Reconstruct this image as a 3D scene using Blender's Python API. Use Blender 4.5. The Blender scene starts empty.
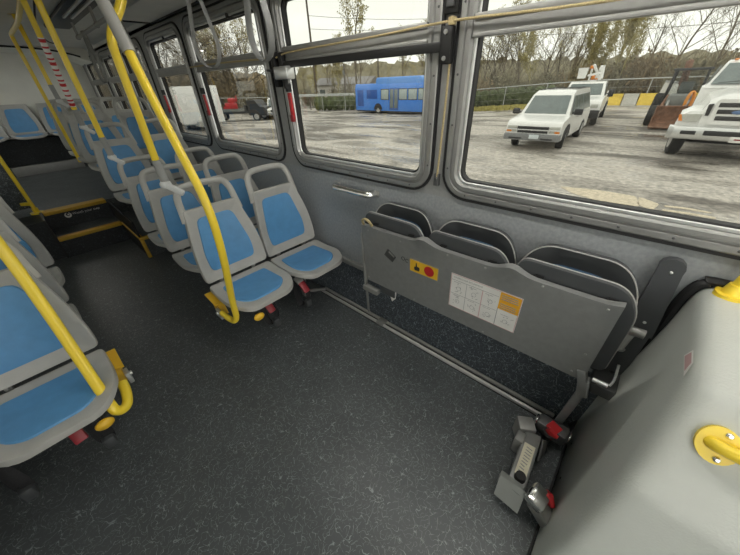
import bpy, bmesh, math, random
from mathutils import Vector, Matrix, Euler
random.seed(11)
SC = bpy.context.scene
COL = SC.collection
PI = math.pi
V = Vector

# ------------------------------------------------------------------ materials
def mat(name, col, rough=.5, metal=0.0, n_scale=0, n_amt=0.0, bump=0.0, b_scale=0, coat=0.0, spec=None):
    m = bpy.data.materials.new(name); m.use_nodes = True
    nt = m.node_tree; p = nt.nodes['Principled BSDF']
    p.inputs['Base Color'].default_value = (*col, 1)
    p.inputs['Roughness'].default_value = rough
    p.inputs['Metallic'].default_value = metal
    if coat: p.inputs['Coat Weight'].default_value = coat
    if spec is not None: p.inputs['Specular IOR Level'].default_value = spec
    tc = nt.nodes.new('ShaderNodeTexCoord')
    if not n_scale: n_scale, n_amt = 9, .06
    n = nt.nodes.new('ShaderNodeTexNoise'); n.inputs['Scale'].default_value = n_scale; n.inputs['Detail'].default_value = 4
    nt.links.new(tc.outputs['Object'], n.inputs['Vector'])
    mr = nt.nodes.new('ShaderNodeMapRange')
    mr.inputs['From Min'].default_value = .3; mr.inputs['From Max'].default_value = .7
    mr.inputs['To Min'].default_value = 1 - n_amt; mr.inputs['To Max'].default_value = 1 + n_amt
    nt.links.new(n.outputs['Fac'], mr.inputs['Value'])
    mx = nt.nodes.new('ShaderNodeVectorMath'); mx.operation = 'SCALE'
    mx.inputs[0].default_value = col
    nt.links.new(mr.outputs['Result'], mx.inputs['Scale'])
    nt.links.new(mx.outputs['Vector'], p.inputs['Base Color'])
    if bump:
        b = nt.nodes.new('ShaderNodeTexNoise'); b.inputs['Scale'].default_value = b_scale; b.inputs['Detail'].default_value = 2
        nt.links.new(tc.outputs['Object'], b.inputs['Vector'])
        bp = nt.nodes.new('ShaderNodeBump'); bp.inputs['Strength'].default_value = bump; bp.inputs['Distance'].default_value = .004
        nt.links.new(b.outputs['Fac'], bp.inputs['Height'])
        nt.links.new(bp.outputs['Normal'], p.inputs['Normal'])
    return m

def fleck_mat(name, base, fleck, s1, s2, rough, thr=.5, wid=.012):
    """dark vinyl scattered with thin pale scratchy threads"""
    m = bpy.data.materials.new(name); m.use_nodes = True
    nt = m.node_tree; L = nt.links; p = nt.nodes['Principled BSDF']
    tc = nt.nodes.new('ShaderNodeTexCoord')
    outs = []
    for i, s in enumerate((s1, s2, s1 * 1.37)):
        mp = nt.nodes.new('ShaderNodeMapping'); mp.inputs['Location'].default_value = (3.1 * i, 1.7 * i, .9 * i)
        mp.inputs['Rotation'].default_value = (.3 * i, .5 * i, 1.1 * i)
        L.new(tc.outputs['Object'], mp.inputs['Vector'])
        n = nt.nodes.new('ShaderNodeTexNoise'); n.inputs['Scale'].default_value = s; n.inputs['Detail'].default_value = .6
        n.inputs['Distortion'].default_value = .25
        L.new(mp.outputs['Vector'], n.inputs['Vector'])
        a = nt.nodes.new('ShaderNodeMath'); a.operation = 'SUBTRACT'; a.inputs[1].default_value = .5
        L.new(n.outputs['Fac'], a.inputs[0])
        b = nt.nodes.new('ShaderNodeMath'); b.operation = 'ABSOLUTE'; L.new(a.outputs[0], b.inputs[0])
        c = nt.nodes.new('ShaderNodeMapRange'); c.inputs['From Min'].default_value = wid * .4; c.inputs['From Max'].default_value = wid
        c.inputs['To Min'].default_value = 1; c.inputs['To Max'].default_value = 0
        L.new(b.outputs[0], c.inputs['Value'])
        k = nt.nodes.new('ShaderNodeTexNoise'); k.inputs['Scale'].default_value = s * 1.9; k.inputs['Detail'].default_value = 1
        L.new(mp.outputs['Vector'], k.inputs['Vector'])
        g = nt.nodes.new('ShaderNodeMapRange'); g.inputs['From Min'].default_value = thr; g.inputs['From Max'].default_value = thr + .06
        L.new(k.outputs['Fac'], g.inputs['Value'])
        mu = nt.nodes.new('ShaderNodeMath'); mu.operation = 'MULTIPLY'
        L.new(c.outputs['Result'], mu.inputs[0]); L.new(g.outputs['Result'], mu.inputs[1])
        outs.append(mu)
    mx = nt.nodes.new('ShaderNodeMath'); mx.operation = 'MAXIMUM'
    L.new(outs[0].outputs[0], mx.inputs[0]); L.new(outs[1].outputs[0], mx.inputs[1])
    mx2 = nt.nodes.new('ShaderNodeMath'); mx2.operation = 'MAXIMUM'
    L.new(mx.outputs[0], mx2.inputs[0]); L.new(outs[2].outputs[0], mx2.inputs[1])
    big = nt.nodes.new('ShaderNodeTexNoise'); big.inputs['Scale'].default_value = 5; big.inputs['Detail'].default_value = 5
    L.new(tc.outputs['Object'], big.inputs['Vector'])
    rmp = nt.nodes.new('ShaderNodeMix'); rmp.data_type = 'RGBA'
    rmp.inputs['A'].default_value = (*[c * .75 for c in base], 1); rmp.inputs['B'].default_value = (*[c * 1.3 for c in base], 1)
    L.new(big.outputs['Fac'], rmp.inputs['Factor'])
    fm = nt.nodes.new('ShaderNodeMix'); fm.data_type = 'RGBA'
    L.new(mx2.outputs[0], fm.inputs['Factor']); L.new(rmp.outputs['Result'], fm.inputs['A'])
    fm.inputs['B'].default_value = (*fleck, 1)
    L.new(fm.outputs['Result'], p.inputs['Base Color'])
    rr = nt.nodes.new('ShaderNodeMapRange'); rr.inputs['To Min'].default_value = rough - .08; rr.inputs['To Max'].default_value = rough + .12
    L.new(big.outputs['Fac'], rr.inputs['Value']); L.new(rr.outputs['Result'], p.inputs['Roughness'])
    return m

def glass_mat(name, tint, refl=1.0):
    m = bpy.data.materials.new(name); m.use_nodes = True
    nt = m.node_tree; L = nt.links; nt.nodes.clear()
    o = nt.nodes.new('ShaderNodeOutputMaterial'); t = nt.nodes.new('ShaderNodeBsdfTransparent')
    g = nt.nodes.new('ShaderNodeBsdfGlossy'); g.inputs['Roughness'].default_value = .02
    lw = nt.nodes.new('ShaderNodeLayerWeight'); lw.inputs['Blend'].default_value = .5
    f = nt.nodes.new('ShaderNodeMath'); f.operation = 'POWER'; f.inputs[1].default_value = 4.5
    L.new(lw.outputs['Facing'], f.inputs[0])
    s = nt.nodes.new('ShaderNodeMath'); s.operation = 'MULTIPLY_ADD'; s.inputs[1].default_value = .75*refl; s.inputs[2].default_value = .025*refl
    mx = nt.nodes.new('ShaderNodeMixShader')
    t.inputs['Color'].default_value = (*tint, 1)
    L.new(f.outputs[0], s.inputs[0]); L.new(s.outputs[0], mx.inputs[0])
    L.new(t.outputs[0], mx.inputs[1]); L.new(g.outputs[0], mx.inputs[2]); L.new(mx.outputs[0], o.inputs[0])
    return m

M = dict(
    floor=fleck_mat('floor_vinyl', (.070, .078, .082), (.24, .265, .27), 22, 35, .36, .43, .0085),
    wallvinyl=fleck_mat('wall_vinyl', (.052, .062, .074), (.27, .31, .34), 24, 38, .45, .42, .011),
    riser=fleck_mat('riser_vinyl', (.016, .019, .022), (.06, .07, .08), 17, 26, .5, .47, .014),
    wall=mat('grey_wall_panel', (.29, .305, .315), .40, 0, 60, .12, .35, 320),
    wallpost=mat('grey_pillar_cover', (.29, .295, .29), .45, 0, 40, .05, .1, 300),
    ceil=mat('ceiling_panel', (.66, .66, .63), .6, 0, 8, .04),
    rearpanel=mat('rear_white_panel', (.78, .78, .73), .55, 0, 6, .04),
    plastic=mat('seat_grey_plastic', (.42, .415, .395), .42, 0, 14, .05, .12, 420),
    dplastic=mat('dark_grey_plastic', (.062, .066, .070), .45, 0, 14, .06, .1, 300),
    blue=mat('blue_vinyl', (.10, .29, .55), .42, 0, 18, .06, .08, 500),
    navy=mat('navy_vinyl', (.022, .06, .12), .5),
    yellow=mat('yellow_powder_coat', (.95, .70, .05), .3, 0, 6, .03, 0, 0, .3),
    amber=mat('amber_yellow_plastic', (.78, .47, .03), .4),
    nosing=mat('orange_step_nosing', (.62, .37, .035), .55, 0, 30, .1),
    alu=mat('aluminium', (.36, .36, .35), .40, .7, 25, .06),
    alub=mat('bright_aluminium', (.72, .73, .72), .28, .7, 25, .04),
    alud=mat('dull_aluminium', (.36, .36, .345), .5, .5, 25, .06),
    steel=mat('dark_steel', (.13, .132, .132), .45, .6, 20, .1),
    panel=mat('grey_steel_sheet', (.27, .275, .27), .40, .25, 30, .06),
    chrome=mat('chrome', (.82, .82, .80), .16, 1.0),
    black=mat('black_rubber', (.012, .012, .013), .6),
    blackm=mat('black_metal', (.02, .02, .02), .45, .2),
    red=mat('red_plastic', (.52, .025, .03), .35),
    redd=mat('dark_red_plastic', (.30, .02, .03), .4),
    clampgrey=mat('pale_grey_clamp', (.62, .63, .63), .35),
    frp=mat('white_moulded_cover', (.53, .55, .515), .40, 0, 8, .03, .3, 150),
    white=mat('white_label', (.80, .79, .76), .5),
    ink=mat('black_ink', (.03, .03, .03), .6),
    inkg=mat('grey_ink', (.3, .3, .3), .6),
    pink=mat('faded_pink_print', (.62, .40, .40), .55),
    orangeprint=mat('orange_print', (.82, .42, .02), .5),
    strap=mat('grey_strap', (.24, .245, .24), .55, 0, 30, .08),
    cord=mat('tan_cord', (.46, .37, .19), .6, 0, 200, .2),
    belt=mat('black_webbing', (.02, .02, .022), .8, 0, 200, .3),
    glass=glass_mat('tinted_window_glass', (.655, .66, .64), 1.25),
    sleeve=mat('grey_rubber_sleeve', (.32, .325, .32), .5, 0, 20, .06),
    # outdoors
    carwhite=mat('white_car_paint', (.82, .82, .80), .25, 0, 2, .03, 0, 0, .5),
    carglass=mat('car_glass', (.16, .19, .19), .08, 0, 3, .1),
    tyre=mat('tyre_rubber', (.03, .03, .03), .8),
    rim=mat('wheel_rim', (.55, .55, .54), .35, .6),
    bumper=mat('grey_bumper', (.22, .225, .23), .5),
    trimdark=mat('dark_car_trim', (.03, .03, .032), .5),
    lamp=mat('headlamp_lens', (.50, .50, .46), .12),
    amberlens=mat('amber_lens', (.75, .25, .05), .25),
    busblue=mat('blue_bus_paint', (.05, .22, .70), .3, 0, 2, .05, 0, 0, .4),
    rust=mat('rusty_brown_steel', (.20, .10, .06), .7, 0, 6, .35),
    hoegrey=mat('backhoe_grey', (.20, .21, .20), .5),
    hose=mat('orange_hose', (.80, .34, .08), .5),
    barrier=mat('yellow_barrier', (.80, .58, .10), .7, 0, 4, .12),
    concrete=mat('pale_concrete', (.55, .54, .50), .8, 0, 4, .1),
    bark=mat('pale_bark', (.20, .165, .12), .9, 0, 5, .3),
    barkd=mat('dark_bark', (.11, .095, .075), .9, 0, 5, .3),
    barky=mat('olive_twigs', (.42, .37, .17), .9, 0, 3, .3),
    brush=mat('brown_brush', (.25, .19, .11), .9, 0, 3, .35),
    railalu=mat('satin_rail', (.62, .62, .60), .4, .3, 25, .06),
    brusho=mat('olive_brush', (.225, .20, .13), .9, 0, 3, .35),
    hedge=mat('hedge_green', (.10, .12, .055), .9, 0, 3, .35),
    conifer=mat('dark_conifer', (.05, .065, .04), .9, 0, 4, .3),
    grass=mat('yellow_grass', (.42, .37, .12), .9, 0, 5, .25),
    fence=mat('galvanised_fence', (.50, .51, .50), .5, .4),
    wood=mat('tan_wood', (.50, .38, .22), .8, 0, 12, .2),
    pole=mat('weathered_pole', (.12, .10, .085), .9, 0, 6, .2),
    house=mat('pale_house_wall', (.66, .64, .60), .8, 0, 4, .05),
    roofm=mat('house_roof', (.22, .21, .21), .8),
)

# ------------------------------------------------------------------ mesh builder
class MB:
    def __init__(s): s.bm = bmesh.new()
    def merge(s, tmp, mtx=None):
        mp = {}
        for v in tmp.verts: mp[v] = s.bm.verts.new(mtx @ v.co if mtx else v.co)
        for f in tmp.faces:
            try: s.bm.faces.new([mp[v] for v in f.verts])
            except ValueError: pass
        tmp.free(); return s
    def box(s, c, size, rot=None, bev=0, seg=2):
        t = bmesh.new(); bmesh.ops.create_cube(t, size=1)
        bmesh.ops.scale(t, vec=size, verts=t.verts)
        if bev: bmesh.ops.bevel(t, geom=t.edges[:], offset=bev, segments=seg, affect='EDGES', profile=.5)
        m = Matrix.Translation(c)
        if rot is not None: m = m @ (rot.to_matrix().to_4x4() if isinstance(rot, Euler) else rot)
        return s.merge(t, m)
    def bb(s, x0, x1, y0, y1, z0, z1, bev=0):
        return s.box(((x0+x1)/2, (y0+y1)/2, (z0+z1)/2), (abs(x1-x0), abs(y1-y0), abs(z1-z0)), None, bev)
    def obox(s, p0, p1, w, h, up=(0,0,1), bev=0):
        """box running from p0 to p1, w across, h along up"""
        p0, p1 = V(p0), V(p1); d = p1-p0; l = d.length; x = d.normalized()
        z = V(up); z = (z - x*z.dot(x)).normalized(); y = z.cross(x)
        m = Matrix((x, y, z)).transposed().to_4x4()
        return s.box((p0+p1)/2, (l, w, h), m, bev)
    def cyl(s, p0, p1, r0, r1=None, n=14, caps=True):
        p0, p1 = V(p0), V(p1); r1 = r0 if r1 is None else r1
        d = (p1-p0).normalized(); a = d.orthogonal().normalized(); b = d.cross(a)
        A = [s.bm.verts.new(p0 + (a*math.cos(2*PI*i/n) + b*math.sin(2*PI*i/n))*r0) for i in range(n)]
        B = [s.bm.verts.new(p1 + (a*math.cos(2*PI*i/n) + b*math.sin(2*PI*i/n))*r1) for i in range(n)]
        for i in range(n): s.bm.faces.new((A[i], A[(i+1)%n], B[(i+1)%n], B[i]))
        if caps: s.bm.faces.new(A[::-1]); s.bm.faces.new(B)
        return s
    def tube(s, pts, r, n=10, sub=0, ry=None, up=None, closed=False, radii=None):
        P = [V(p) for p in pts]
        if sub: P = smooth_path(P, sub, closed)
        N = len(P); ry = ry or r; rings = []
        prev = None
        for i, p in enumerate(P):
            if closed: d = (P[(i+1)%N] - P[i-1]).normalized()
            else: d = (P[min(i+1, N-1)] - P[max(i-1, 0)]).normalized()
            if up is not None:
                a = V(up); a = (a - d*a.dot(d))
                a = a.normalized() if a.length > 1e-4 else d.orthogonal().normalized()
            elif prev is None: a = d.orthogonal().normalized()
            else:
                a = prev - d*prev.dot(d); a.normalize()
            prev = a; b = d.cross(a)
            k = radii[i] if radii else 1
            rings.append([s.bm.verts.new(p + (a*math.cos(2*PI*j/n)*r + b*math.sin(2*PI*j/n)*ry)*k) for j in range(n)])
        m = N if closed else N-1
        for i in range(m):
            A, B = rings[i], rings[(i+1)%N]
            for j in range(n): s.bm.faces.new((A[j], A[(j+1)%n], B[(j+1)%n], B[j]))
        if not closed: s.bm.faces.new(rings[0][::-1]); s.bm.faces.new(rings[-1])
        return s
    def prism(s, pts, vec):
        vec = V(vec); A = [s.bm.verts.new(V(p)) for p in pts]; B = [s.bm.verts.new(V(p)+vec) for p in pts]
        n = len(A)
        s.bm.faces.new(A[::-1]); s.bm.faces.new(B)
        for i in range(n): s.bm.faces.new((A[i], A[(i+1)%n], B[(i+1)%n], B[i]))
        return s
    def loft(s, rings, cap=True, closed=True):
        R = [[s.bm.verts.new(V(p)) for p in r] for r in rings]; n = len(R[0])
        for A, B in zip(R, R[1:]):
            for j in range(n if closed else n-1): s.bm.faces.new((A[j], A[(j+1)%n], B[(j+1)%n], B[j]))
        if cap: s.bm.faces.new(R[0][::-1]); s.bm.faces.new(R[-1])
        return s
    def ell(s, c, r, n=12, mtx=None):
        t = bmesh.new(); bmesh.ops.create_uvsphere(t, u_segments=n, v_segments=max(6, n*2//3), radius=1)
        bmesh.ops.scale(t, vec=r, verts=t.verts)
        m = Matrix.Translation(c)
        if mtx: m = m @ mtx
        return s.merge(t, m)
    def quad(s, *pts):
        s.bm.faces.new([s.bm.verts.new(V(p)) for p in pts]); return s
    def plate(s, outl, mp, th, hf=lambda u, v: 0, rings=((.975, 0), (.9, 0), (.7, 0), (.4, 0)), edge=.25):
        """cushion-like plate: outline (u,v) mapped through mp(u,v,w); hf gives surface height"""
        n = len(outl); cu = sum(p[0] for p in outl)/n; cv = sum(p[1] for p in outl)/n
        seq = [(.4, -th), (.7, -th), (.95, -th), (1, -th*(1-edge)), (1, -th*edge)] + [(k, w) for k, w in rings]
        R = []
        for k, w in seq:
            ring = []
            for (u, v) in outl:
                uu, vv = cu+(u-cu)*k, cv+(v-cv)*k
                ring.append(s.bm.verts.new(mp(uu, vv, w + hf(uu, vv))))
            R.append(ring)
        for A, B in zip(R, R[1:]):
            for j in range(n): s.bm.faces.new((A[j], A[(j+1)%n], B[(j+1)%n], B[j]))
        c0 = s.bm.verts.new(mp(cu, cv, -th + hf(cu, cv))); c1 = s.bm.verts.new(mp(cu, cv, seq[-1][1] + hf(cu, cv)))
        for j in range(n):
            s.bm.faces.new((R[0][(j+1)%n], R[0][j], c0)); s.bm.faces.new((R[-1][j], R[-1][(j+1)%n], c1))
        return s
    def build(s, name, m, parent=None, local=False, sharp=38, loc=None):
        me = bpy.data.meshes.new(name)
        bmesh.ops.recalc_face_normals(s.bm, faces=s.bm.faces[:])
        for f in s.bm.faces: f.smooth = True
        for e in s.bm.edges:
            if len(e.link_faces) == 2:
                if e.calc_face_angle(0) > math.radians(sharp): e.smooth = False
        off = V((0, 0, 0))
        if not local:
            q = parent
            while q: off += q.location; q = q.parent
        if loc: off += V(loc)
        if off.length: bmesh.ops.translate(s.bm, vec=-off, verts=s.bm.verts)
        s.bm.to_mesh(me); s.bm.free()
        me.materials.append(m)
        o = bpy.data.objects.new(name, me); COL.objects.link(o)
        if parent: o.parent = parent
        if loc: o.location = loc
        return o

def smooth_path(P, sub, closed=False):
    out = []; N = len(P)
    for i in range(N if closed else N-1):
        if closed: p0, p1, p2, p3 = P[i-1], P[i], P[(i+1)%N], P[(i+2)%N]
        else: p0, p1, p2, p3 = P[max(i-1, 0)], P[i], P[i+1], P[min(i+2, N-1)]
        for k in range(sub):
            t = k/sub
            out.append(.5*((2*p1) + (p2-p0)*t + (2*p0-5*p1+4*p2-p3)*t*t + (3*p1-p0-3*p2+p3)*t**3))
    if not closed: out.append(P[-1])
    return out

def rrect(x0, x1, y0, y1, r, n=5):
    out = []
    if not isinstance(r, (tuple, list)): r = (r,)*4
    for (cx, cy, a, q) in ((x1-r[0], y0+r[0], -90, r[0]), (x1-r[1], y1-r[1], 0, r[1]), (x0+r[2], y1-r[2], 90, r[2]), (x0+r[3], y0+r[3], 180, r[3])):
        for i in range(n+1):
            t = math.radians(a + 90*i/n); out.append((cx+q*math.cos(t), cy+q*math.sin(t)))
    return out

def fillet(pts, r, n=5):
    """round the corners of a 2D polygon; r one value or per-corner list"""
    out = []; N = len(pts)
    for i, p in enumerate(pts):
        q = r[i] if isinstance(r, (list, tuple)) else r
        p = V(p); a = V(pts[i-1]); b = V(pts[(i+1)%N])
        da = (a-p); db = (b-p); q = min(q, da.length*.48, db.length*.48)
        A = p+da.normalized()*q; B = p+db.normalized()*q
        for k in range(n+1):
            t = k/n; out.append(tuple((A*(1-t)**2 + p*2*t*(1-t) + B*t*t)))
    return out

def tag(o, label, cat, group=None):
    o['label'] = label; o['category'] = cat
    if group: o['group'] = group
    return o
def thing(name, label, cat, loc=(0,0,0), rz=0, group=None):
    o = bpy.data.objects.new(name, None); COL.objects.link(o)
    o.empty_display_size = .05
    o.location = loc; o.rotation_euler = (0, 0, rz)
    return tag(o, label, cat, group)
def struct(o): o['kind'] = 'structure'; return o
def copy_tree(o, parent=None):
    c = o.copy(); COL.objects.link(c)
    if parent: c.parent = parent
    for ch in list(o.children): copy_tree(ch, c)
    return c
def text(s, size, m, name, parent, mtx, local=False, align='LEFT', th=.0004):
    cu = bpy.data.curves.new(name, 'FONT'); cu.body = s; cu.size = size; cu.align_x = align; cu.extrude = th
    t = bpy.data.objects.new(name, cu); me = bpy.data.meshes.new_from_object(t)
    bpy.data.objects.remove(t)
    me.transform(mtx)
    if not local:
        off = V((0,0,0)); q = parent
        while q: off += q.location; q = q.parent
        me.transform(Matrix.Translation(-off))
    me.materials.clear(); me.materials.append(m)
    o = bpy.data.objects.new(name, me); COL.objects.link(o); o.parent = parent
    return o
def frame(o, x, y):
    """matrix with local x,y axes x,y at origin o"""
    x = V(x).normalized(); y = V(y); y = (y-x*y.dot(x)).normalized(); z = x.cross(y)
    m = Matrix((x, y, z)).transposed().to_4x4(); m.translation = V(o); return m
SKY, EXPO = 2.15, 0.42

# ------------------------------------------------------------------ the bus shell
WX, LX = 1.45, -1.17           # inner faces of the window wall and the far wall
FY, RY = -2.7, 8.55            # front and rear ends
CZ = 2.25
WIN = [(-.78, .78), (.869, 2.115), (2.25, 3.54), (3.64, 4.66), (4.86, 5.85), (5.95, 6.95), (7.12, 8.3)]
WZ0, WZ1 = 1.082, 2.13

b = MB(); b.bb(LX-.05, 1.40, FY, 4.78, -.08, 0)
struct(b.build('floor', M['floor']))

def wall_with_windows(x0, x1, wins, z0, zs, z1, inset=.045):
    """textured lower band and a smoother band with holes"""
    lo = MB(); lo.bb(x0, x1, FY, RY, z0, zs)
    hi = MB(); hi.bb(x0, x1, FY, RY, zs, WZ0+inset); hi.bb(x0, x1, FY, RY, WZ1-inset, z1)
    ys = [FY] + [q for (a, c) in sorted(wins) for q in (a+inset, c-inset)] + [RY]
    for a, c in zip(ys[::2], ys[1::2]): hi.bb(x0, x1, a, c, WZ0+inset, WZ1-inset)
    return lo, hi
lo, hi = wall_with_windows(WX, WX+.05, WIN, .30, 1.062, 2.20)
wr = struct(lo.build('wall_right', M['wall']))
hi.build('window_band', M['wallpost'], wr)
# sloping vinyl-covered kick panel, seat rail at its top
k = MB(); k.prism([(1.362, -.27, 0), (1.40, -.27, -.02), (1.50, -.27, .34), (1.449, -.27, .338)], (0, 3.92+.27, 0))
k.build('kick_panel', M['wallvinyl'], wr)
k = MB(); k.bb(1.425, 1.452, .2, 3.92, .335, .375, .004); k.bb(1.43, 1.452, 3.92, 8.0, .80, .84, .004)
k.build('seat_rail', M['alud'], wr)
# cove up to the ceiling
k = MB(); pts = [(1.45, 2.17), (1.45, 2.20), (1.43, 2.235), (1.38, CZ), (1.5, CZ+.05), (1.52, 2.17)]
k.prism([(x, FY, z) for x, z in pts], (0, RY-FY, 0)); k.build('cove', M['ceil'], wr)

LW = [(-.6, .75), (.87, 2.115), (2.25, 3.54), (3.64, 4.66), (4.86, 5.85), (5.95, 6.95), (7.12, 8.3), (-2.35, -1.0)]
lo = MB(); lo.bb(LX-.05, LX, -.95, RY, 0, 1.062); lo.bb(LX-.05, LX, FY, -2.4, 0, 1.062)
wl = struct(lo.build('wall_left', M['wall']))
hi = MB(); hi.bb(LX-.05, LX, -.95, RY, 1.062, WZ0+.04); hi.bb(LX-.05, LX, FY, RY, WZ1-.04, CZ)
ys = [-.95] + [q for (a, c) in LW[:-1] for q in (a+.04, c-.04)] + [RY]
for a, c in zip(ys[::2], ys[1::2]): hi.bb(LX-.05, LX, a, c, WZ0+.04, WZ1-.04)
hi.bb(LX-.05, LX, FY, -2.4, 1.062, WZ1-.04)
hi.build('window_band', M['wallpost'], wl)

k = MB(); k.bb(LX, 1.45, RY, RY+.05, 0, CZ+.1)
wb = struct(k.build('wall_rear', M['rearpanel']))
k = MB(); k.bb(LX, 1.45, FY-.05, FY, 0, .8); k.bb(LX, 1.45, FY-.05, FY, 2.15, CZ); k.bb(LX, LX+.1, FY-.05, FY, .8, 2.15); k.bb(1.35, 1.45, FY-.05, FY, .8, 2.15); k.bb(.12, .18, FY-.05, FY, .8, 2.15)
struct(k.build('wall_front', M['wallpost']))

k = MB(); k.bb(LX-.05, 1.45, FY, RY, CZ, CZ+.05)
ce = struct(k.build('ceiling', M['ceil']))
k = MB(); k.bb(1.06, 1.385, FY, 4.08, 2.165, CZ, .012); k.build('overhead_duct', M['ceil'], ce)
k = MB(); k.bb(1.372, 1.392, FY, 4.1, 2.155, 2.178, .003); k.bb(1.05, 1.392, 4.075, 4.095, 2.155, 2.178, .003); k.build('duct_edge', M['black'], ce)
k = MB(); k.bb(-.9, -.55, FY, 4.08, 2.165, CZ, .012); k.build('overhead_duct', M['ceil'], ce)
# curved seam where the roof meets the rear dome
k = MB(); k.tube([(-.9, 7.6, 2.2), (-.3, 7.6, 2.235), (.13, 7.6, 2.238), (.5, 7.6, 2.236), (.9, 7.6, 2.215), (1.15, 7.6, 2.175), (1.32, 7.6, 2.13)], .012, 8, 5)
k.build('roof_seam', M['black'], ce)
k = MB(); k.prism([(x, 7.62, z) for x, z in [(-1.17, 2.25), (-1.17, 2.1), (-.9, 2.19), (-.3, 2.23), (.5, 2.23), (.9, 2.205), (1.15, 2.165), (1.45, 2.06), (1.45, 2.25)]], (0, .93, 0))
k.build('rear_dome', M['rearpanel'], ce)

# unseen ceiling fill lights, added to brighten the cabin like window light
def fill_mat():
    m = bpy.data.materials.new('lamp_diffuser'); m.use_nodes = True
    p = m.node_tree.nodes['Principled BSDF']
    p.inputs['Base Color'].default_value = (.8, .8, .78, 1)
    p.inputs['Emission Color'].default_value = (1, .97, .90, 1); p.inputs['Emission Strength'].default_value = FILL
    return m
FILL = 14.0
FILL_M = fill_mat()
for i, (x, y0, y1) in enumerate([(-.45, -2.4, -.9), (.93, -2.4, -.9), (.93, -.7, .6), (.93, .8, 1.45), (-.62, 2.6, 4.0), (-.12, 7.0, 7.55)]):
    t = thing('ceiling_light', ['long flush ceiling lamp over the front left of the cabin', 'long flush ceiling lamp over the front right of the cabin', 'flush ceiling lamp above the folded bench', 'flush ceiling lamp above the front window-side seats', 'flush ceiling lamp above the third left seats', 'short flush ceiling lamp over the aisle before the rear bench'][i], 'ceiling light', (x, (y0+y1)/2, CZ), 0, 'ceiling lamps')
    k = MB(); k.bb(x-.08, x+.08, y0, y1, CZ-.02, CZ, .006); k.build('housing', M['ceil'], t)
    k = MB(); k.bb(x-.065, x+.065, y0+.02, y1-.02, CZ-.032, CZ-.018, .005); k.build('diffuser', FILL_M, t)

# ---- steps and raised floors
st = MB(); st.bb(-.16, .46, 4.74, 5.16, 0, .235)
s0 = struct(st.build('step', M['floor']))
k = MB(); k.bb(-.16, .46, 4.715, 4.745, 0, .205); k.build('riser', M['riser'], s0)
k = MB(); k.bb(-.155, .455, 4.70, 4.79, .205, .245, .006); k.build('nosing', M['nosing'], s0)
st = MB(); st.bb(-1.17, 1.45, 5.15, 8.06, 0, .445)
s1 = struct(st.build('floor_raised', M['floor']))
k = MB(); k.bb(-.16, .46, 5.125, 5.155, .235, .415); r2 = k.build('riser', M['riser'], s1)
k = MB(); k.bb(-.15, .455, 5.10, 5.25, .415, .455, .006); k.build('nosing', M['nosing'], s1)
# printed notice on the upper riser
k = MB()
for a0, a1, rr in ((200, 400, .036),):
    k.tube([(.045+.026*math.cos(math.radians(a)), 5.121, .372+.026*math.sin(math.radians(a))) for a in range(100, 440, 20)], .009, 6, radii=[.3+.9*math.sin(PI*i/16) for i in range(17)])
k.ell((.05, 5.122, .375), (.010, .003, .010), 8)
k.build('emblem', M['white'], s1)
text('Watch your step', .040, M['white'], 'lettering', s1, frame((.088, 5.122, .360), (1, 0, 0), (0, 0, 1)))
st = MB(); st.bb(-1.17, 1.45, 8.06, RY, 0, .595)
s2 = struct(st.build('floor_rear', M['floor']))
k = MB(); k.bb(-1.17, 1.45, 8.16, RY, .60, .99); k.build('bench_riser', M['riser'], s2)
k = MB(); k.bb(-.25, .70, 8.035, 8.062, .445, .600, .004); k.build('step_face', M['sleeve'], s2)
# low side platform right of the steps, with orange edge trim
st = MB(); st.bb(.475, 1.45, 3.94, 5.15, 0, .235)
s3 = struct(st.build('floor_side', M['floor']))
k = MB(); k.bb(.455, .495, 3.93, 4.70, .215, .25, .005); k.bb(.455, 1.2, 3.92, 3.965, .215, .25, .005); k.bb(.455, .49, 3.915, 3.95, 0, .22, .005)
k.build('edge_trim', M['nosing'], s3)
k = MB(); k.bb(.462, .478, 3.95, 5.15, 0, .43); k.build('side_panel', M['black'], s3)
st = MB(); st.bb(-1.17, -.17, 4.76, 5.16, 0, .445)
s4 = struct(st.build('floor_left', M['riser']))
k = MB(); k.bb(-.178, -.155, 4.72, 5.16, 0, .46); k.build('side_panel', M['blackm'], s4)

# floor track along the wall
t = thing('floor_track', 'double silver seat track along the wall under the folded bench', 'rail', (1.33, .9, 0))
k = MB(); k.bb(1.298, 1.362, -.10, 1.85, 0, .006); k.build('base', M['blackm'], t)
for x in (1.308, 1.350):
    k = MB(); k.obox((x, -.10, .016), (x, 1.85, .016), .017, .026, bev=.006); k.build('ridge', M['railalu'], t)
k = MB(); k.bb(1.296, 1.36, 1.10, 1.17, .004, .034, .004); k.cyl((1.33, 1.12, .03), (1.33, 1.12, .04), .008); k.build('splice_plate', M['alud'], t)

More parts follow.
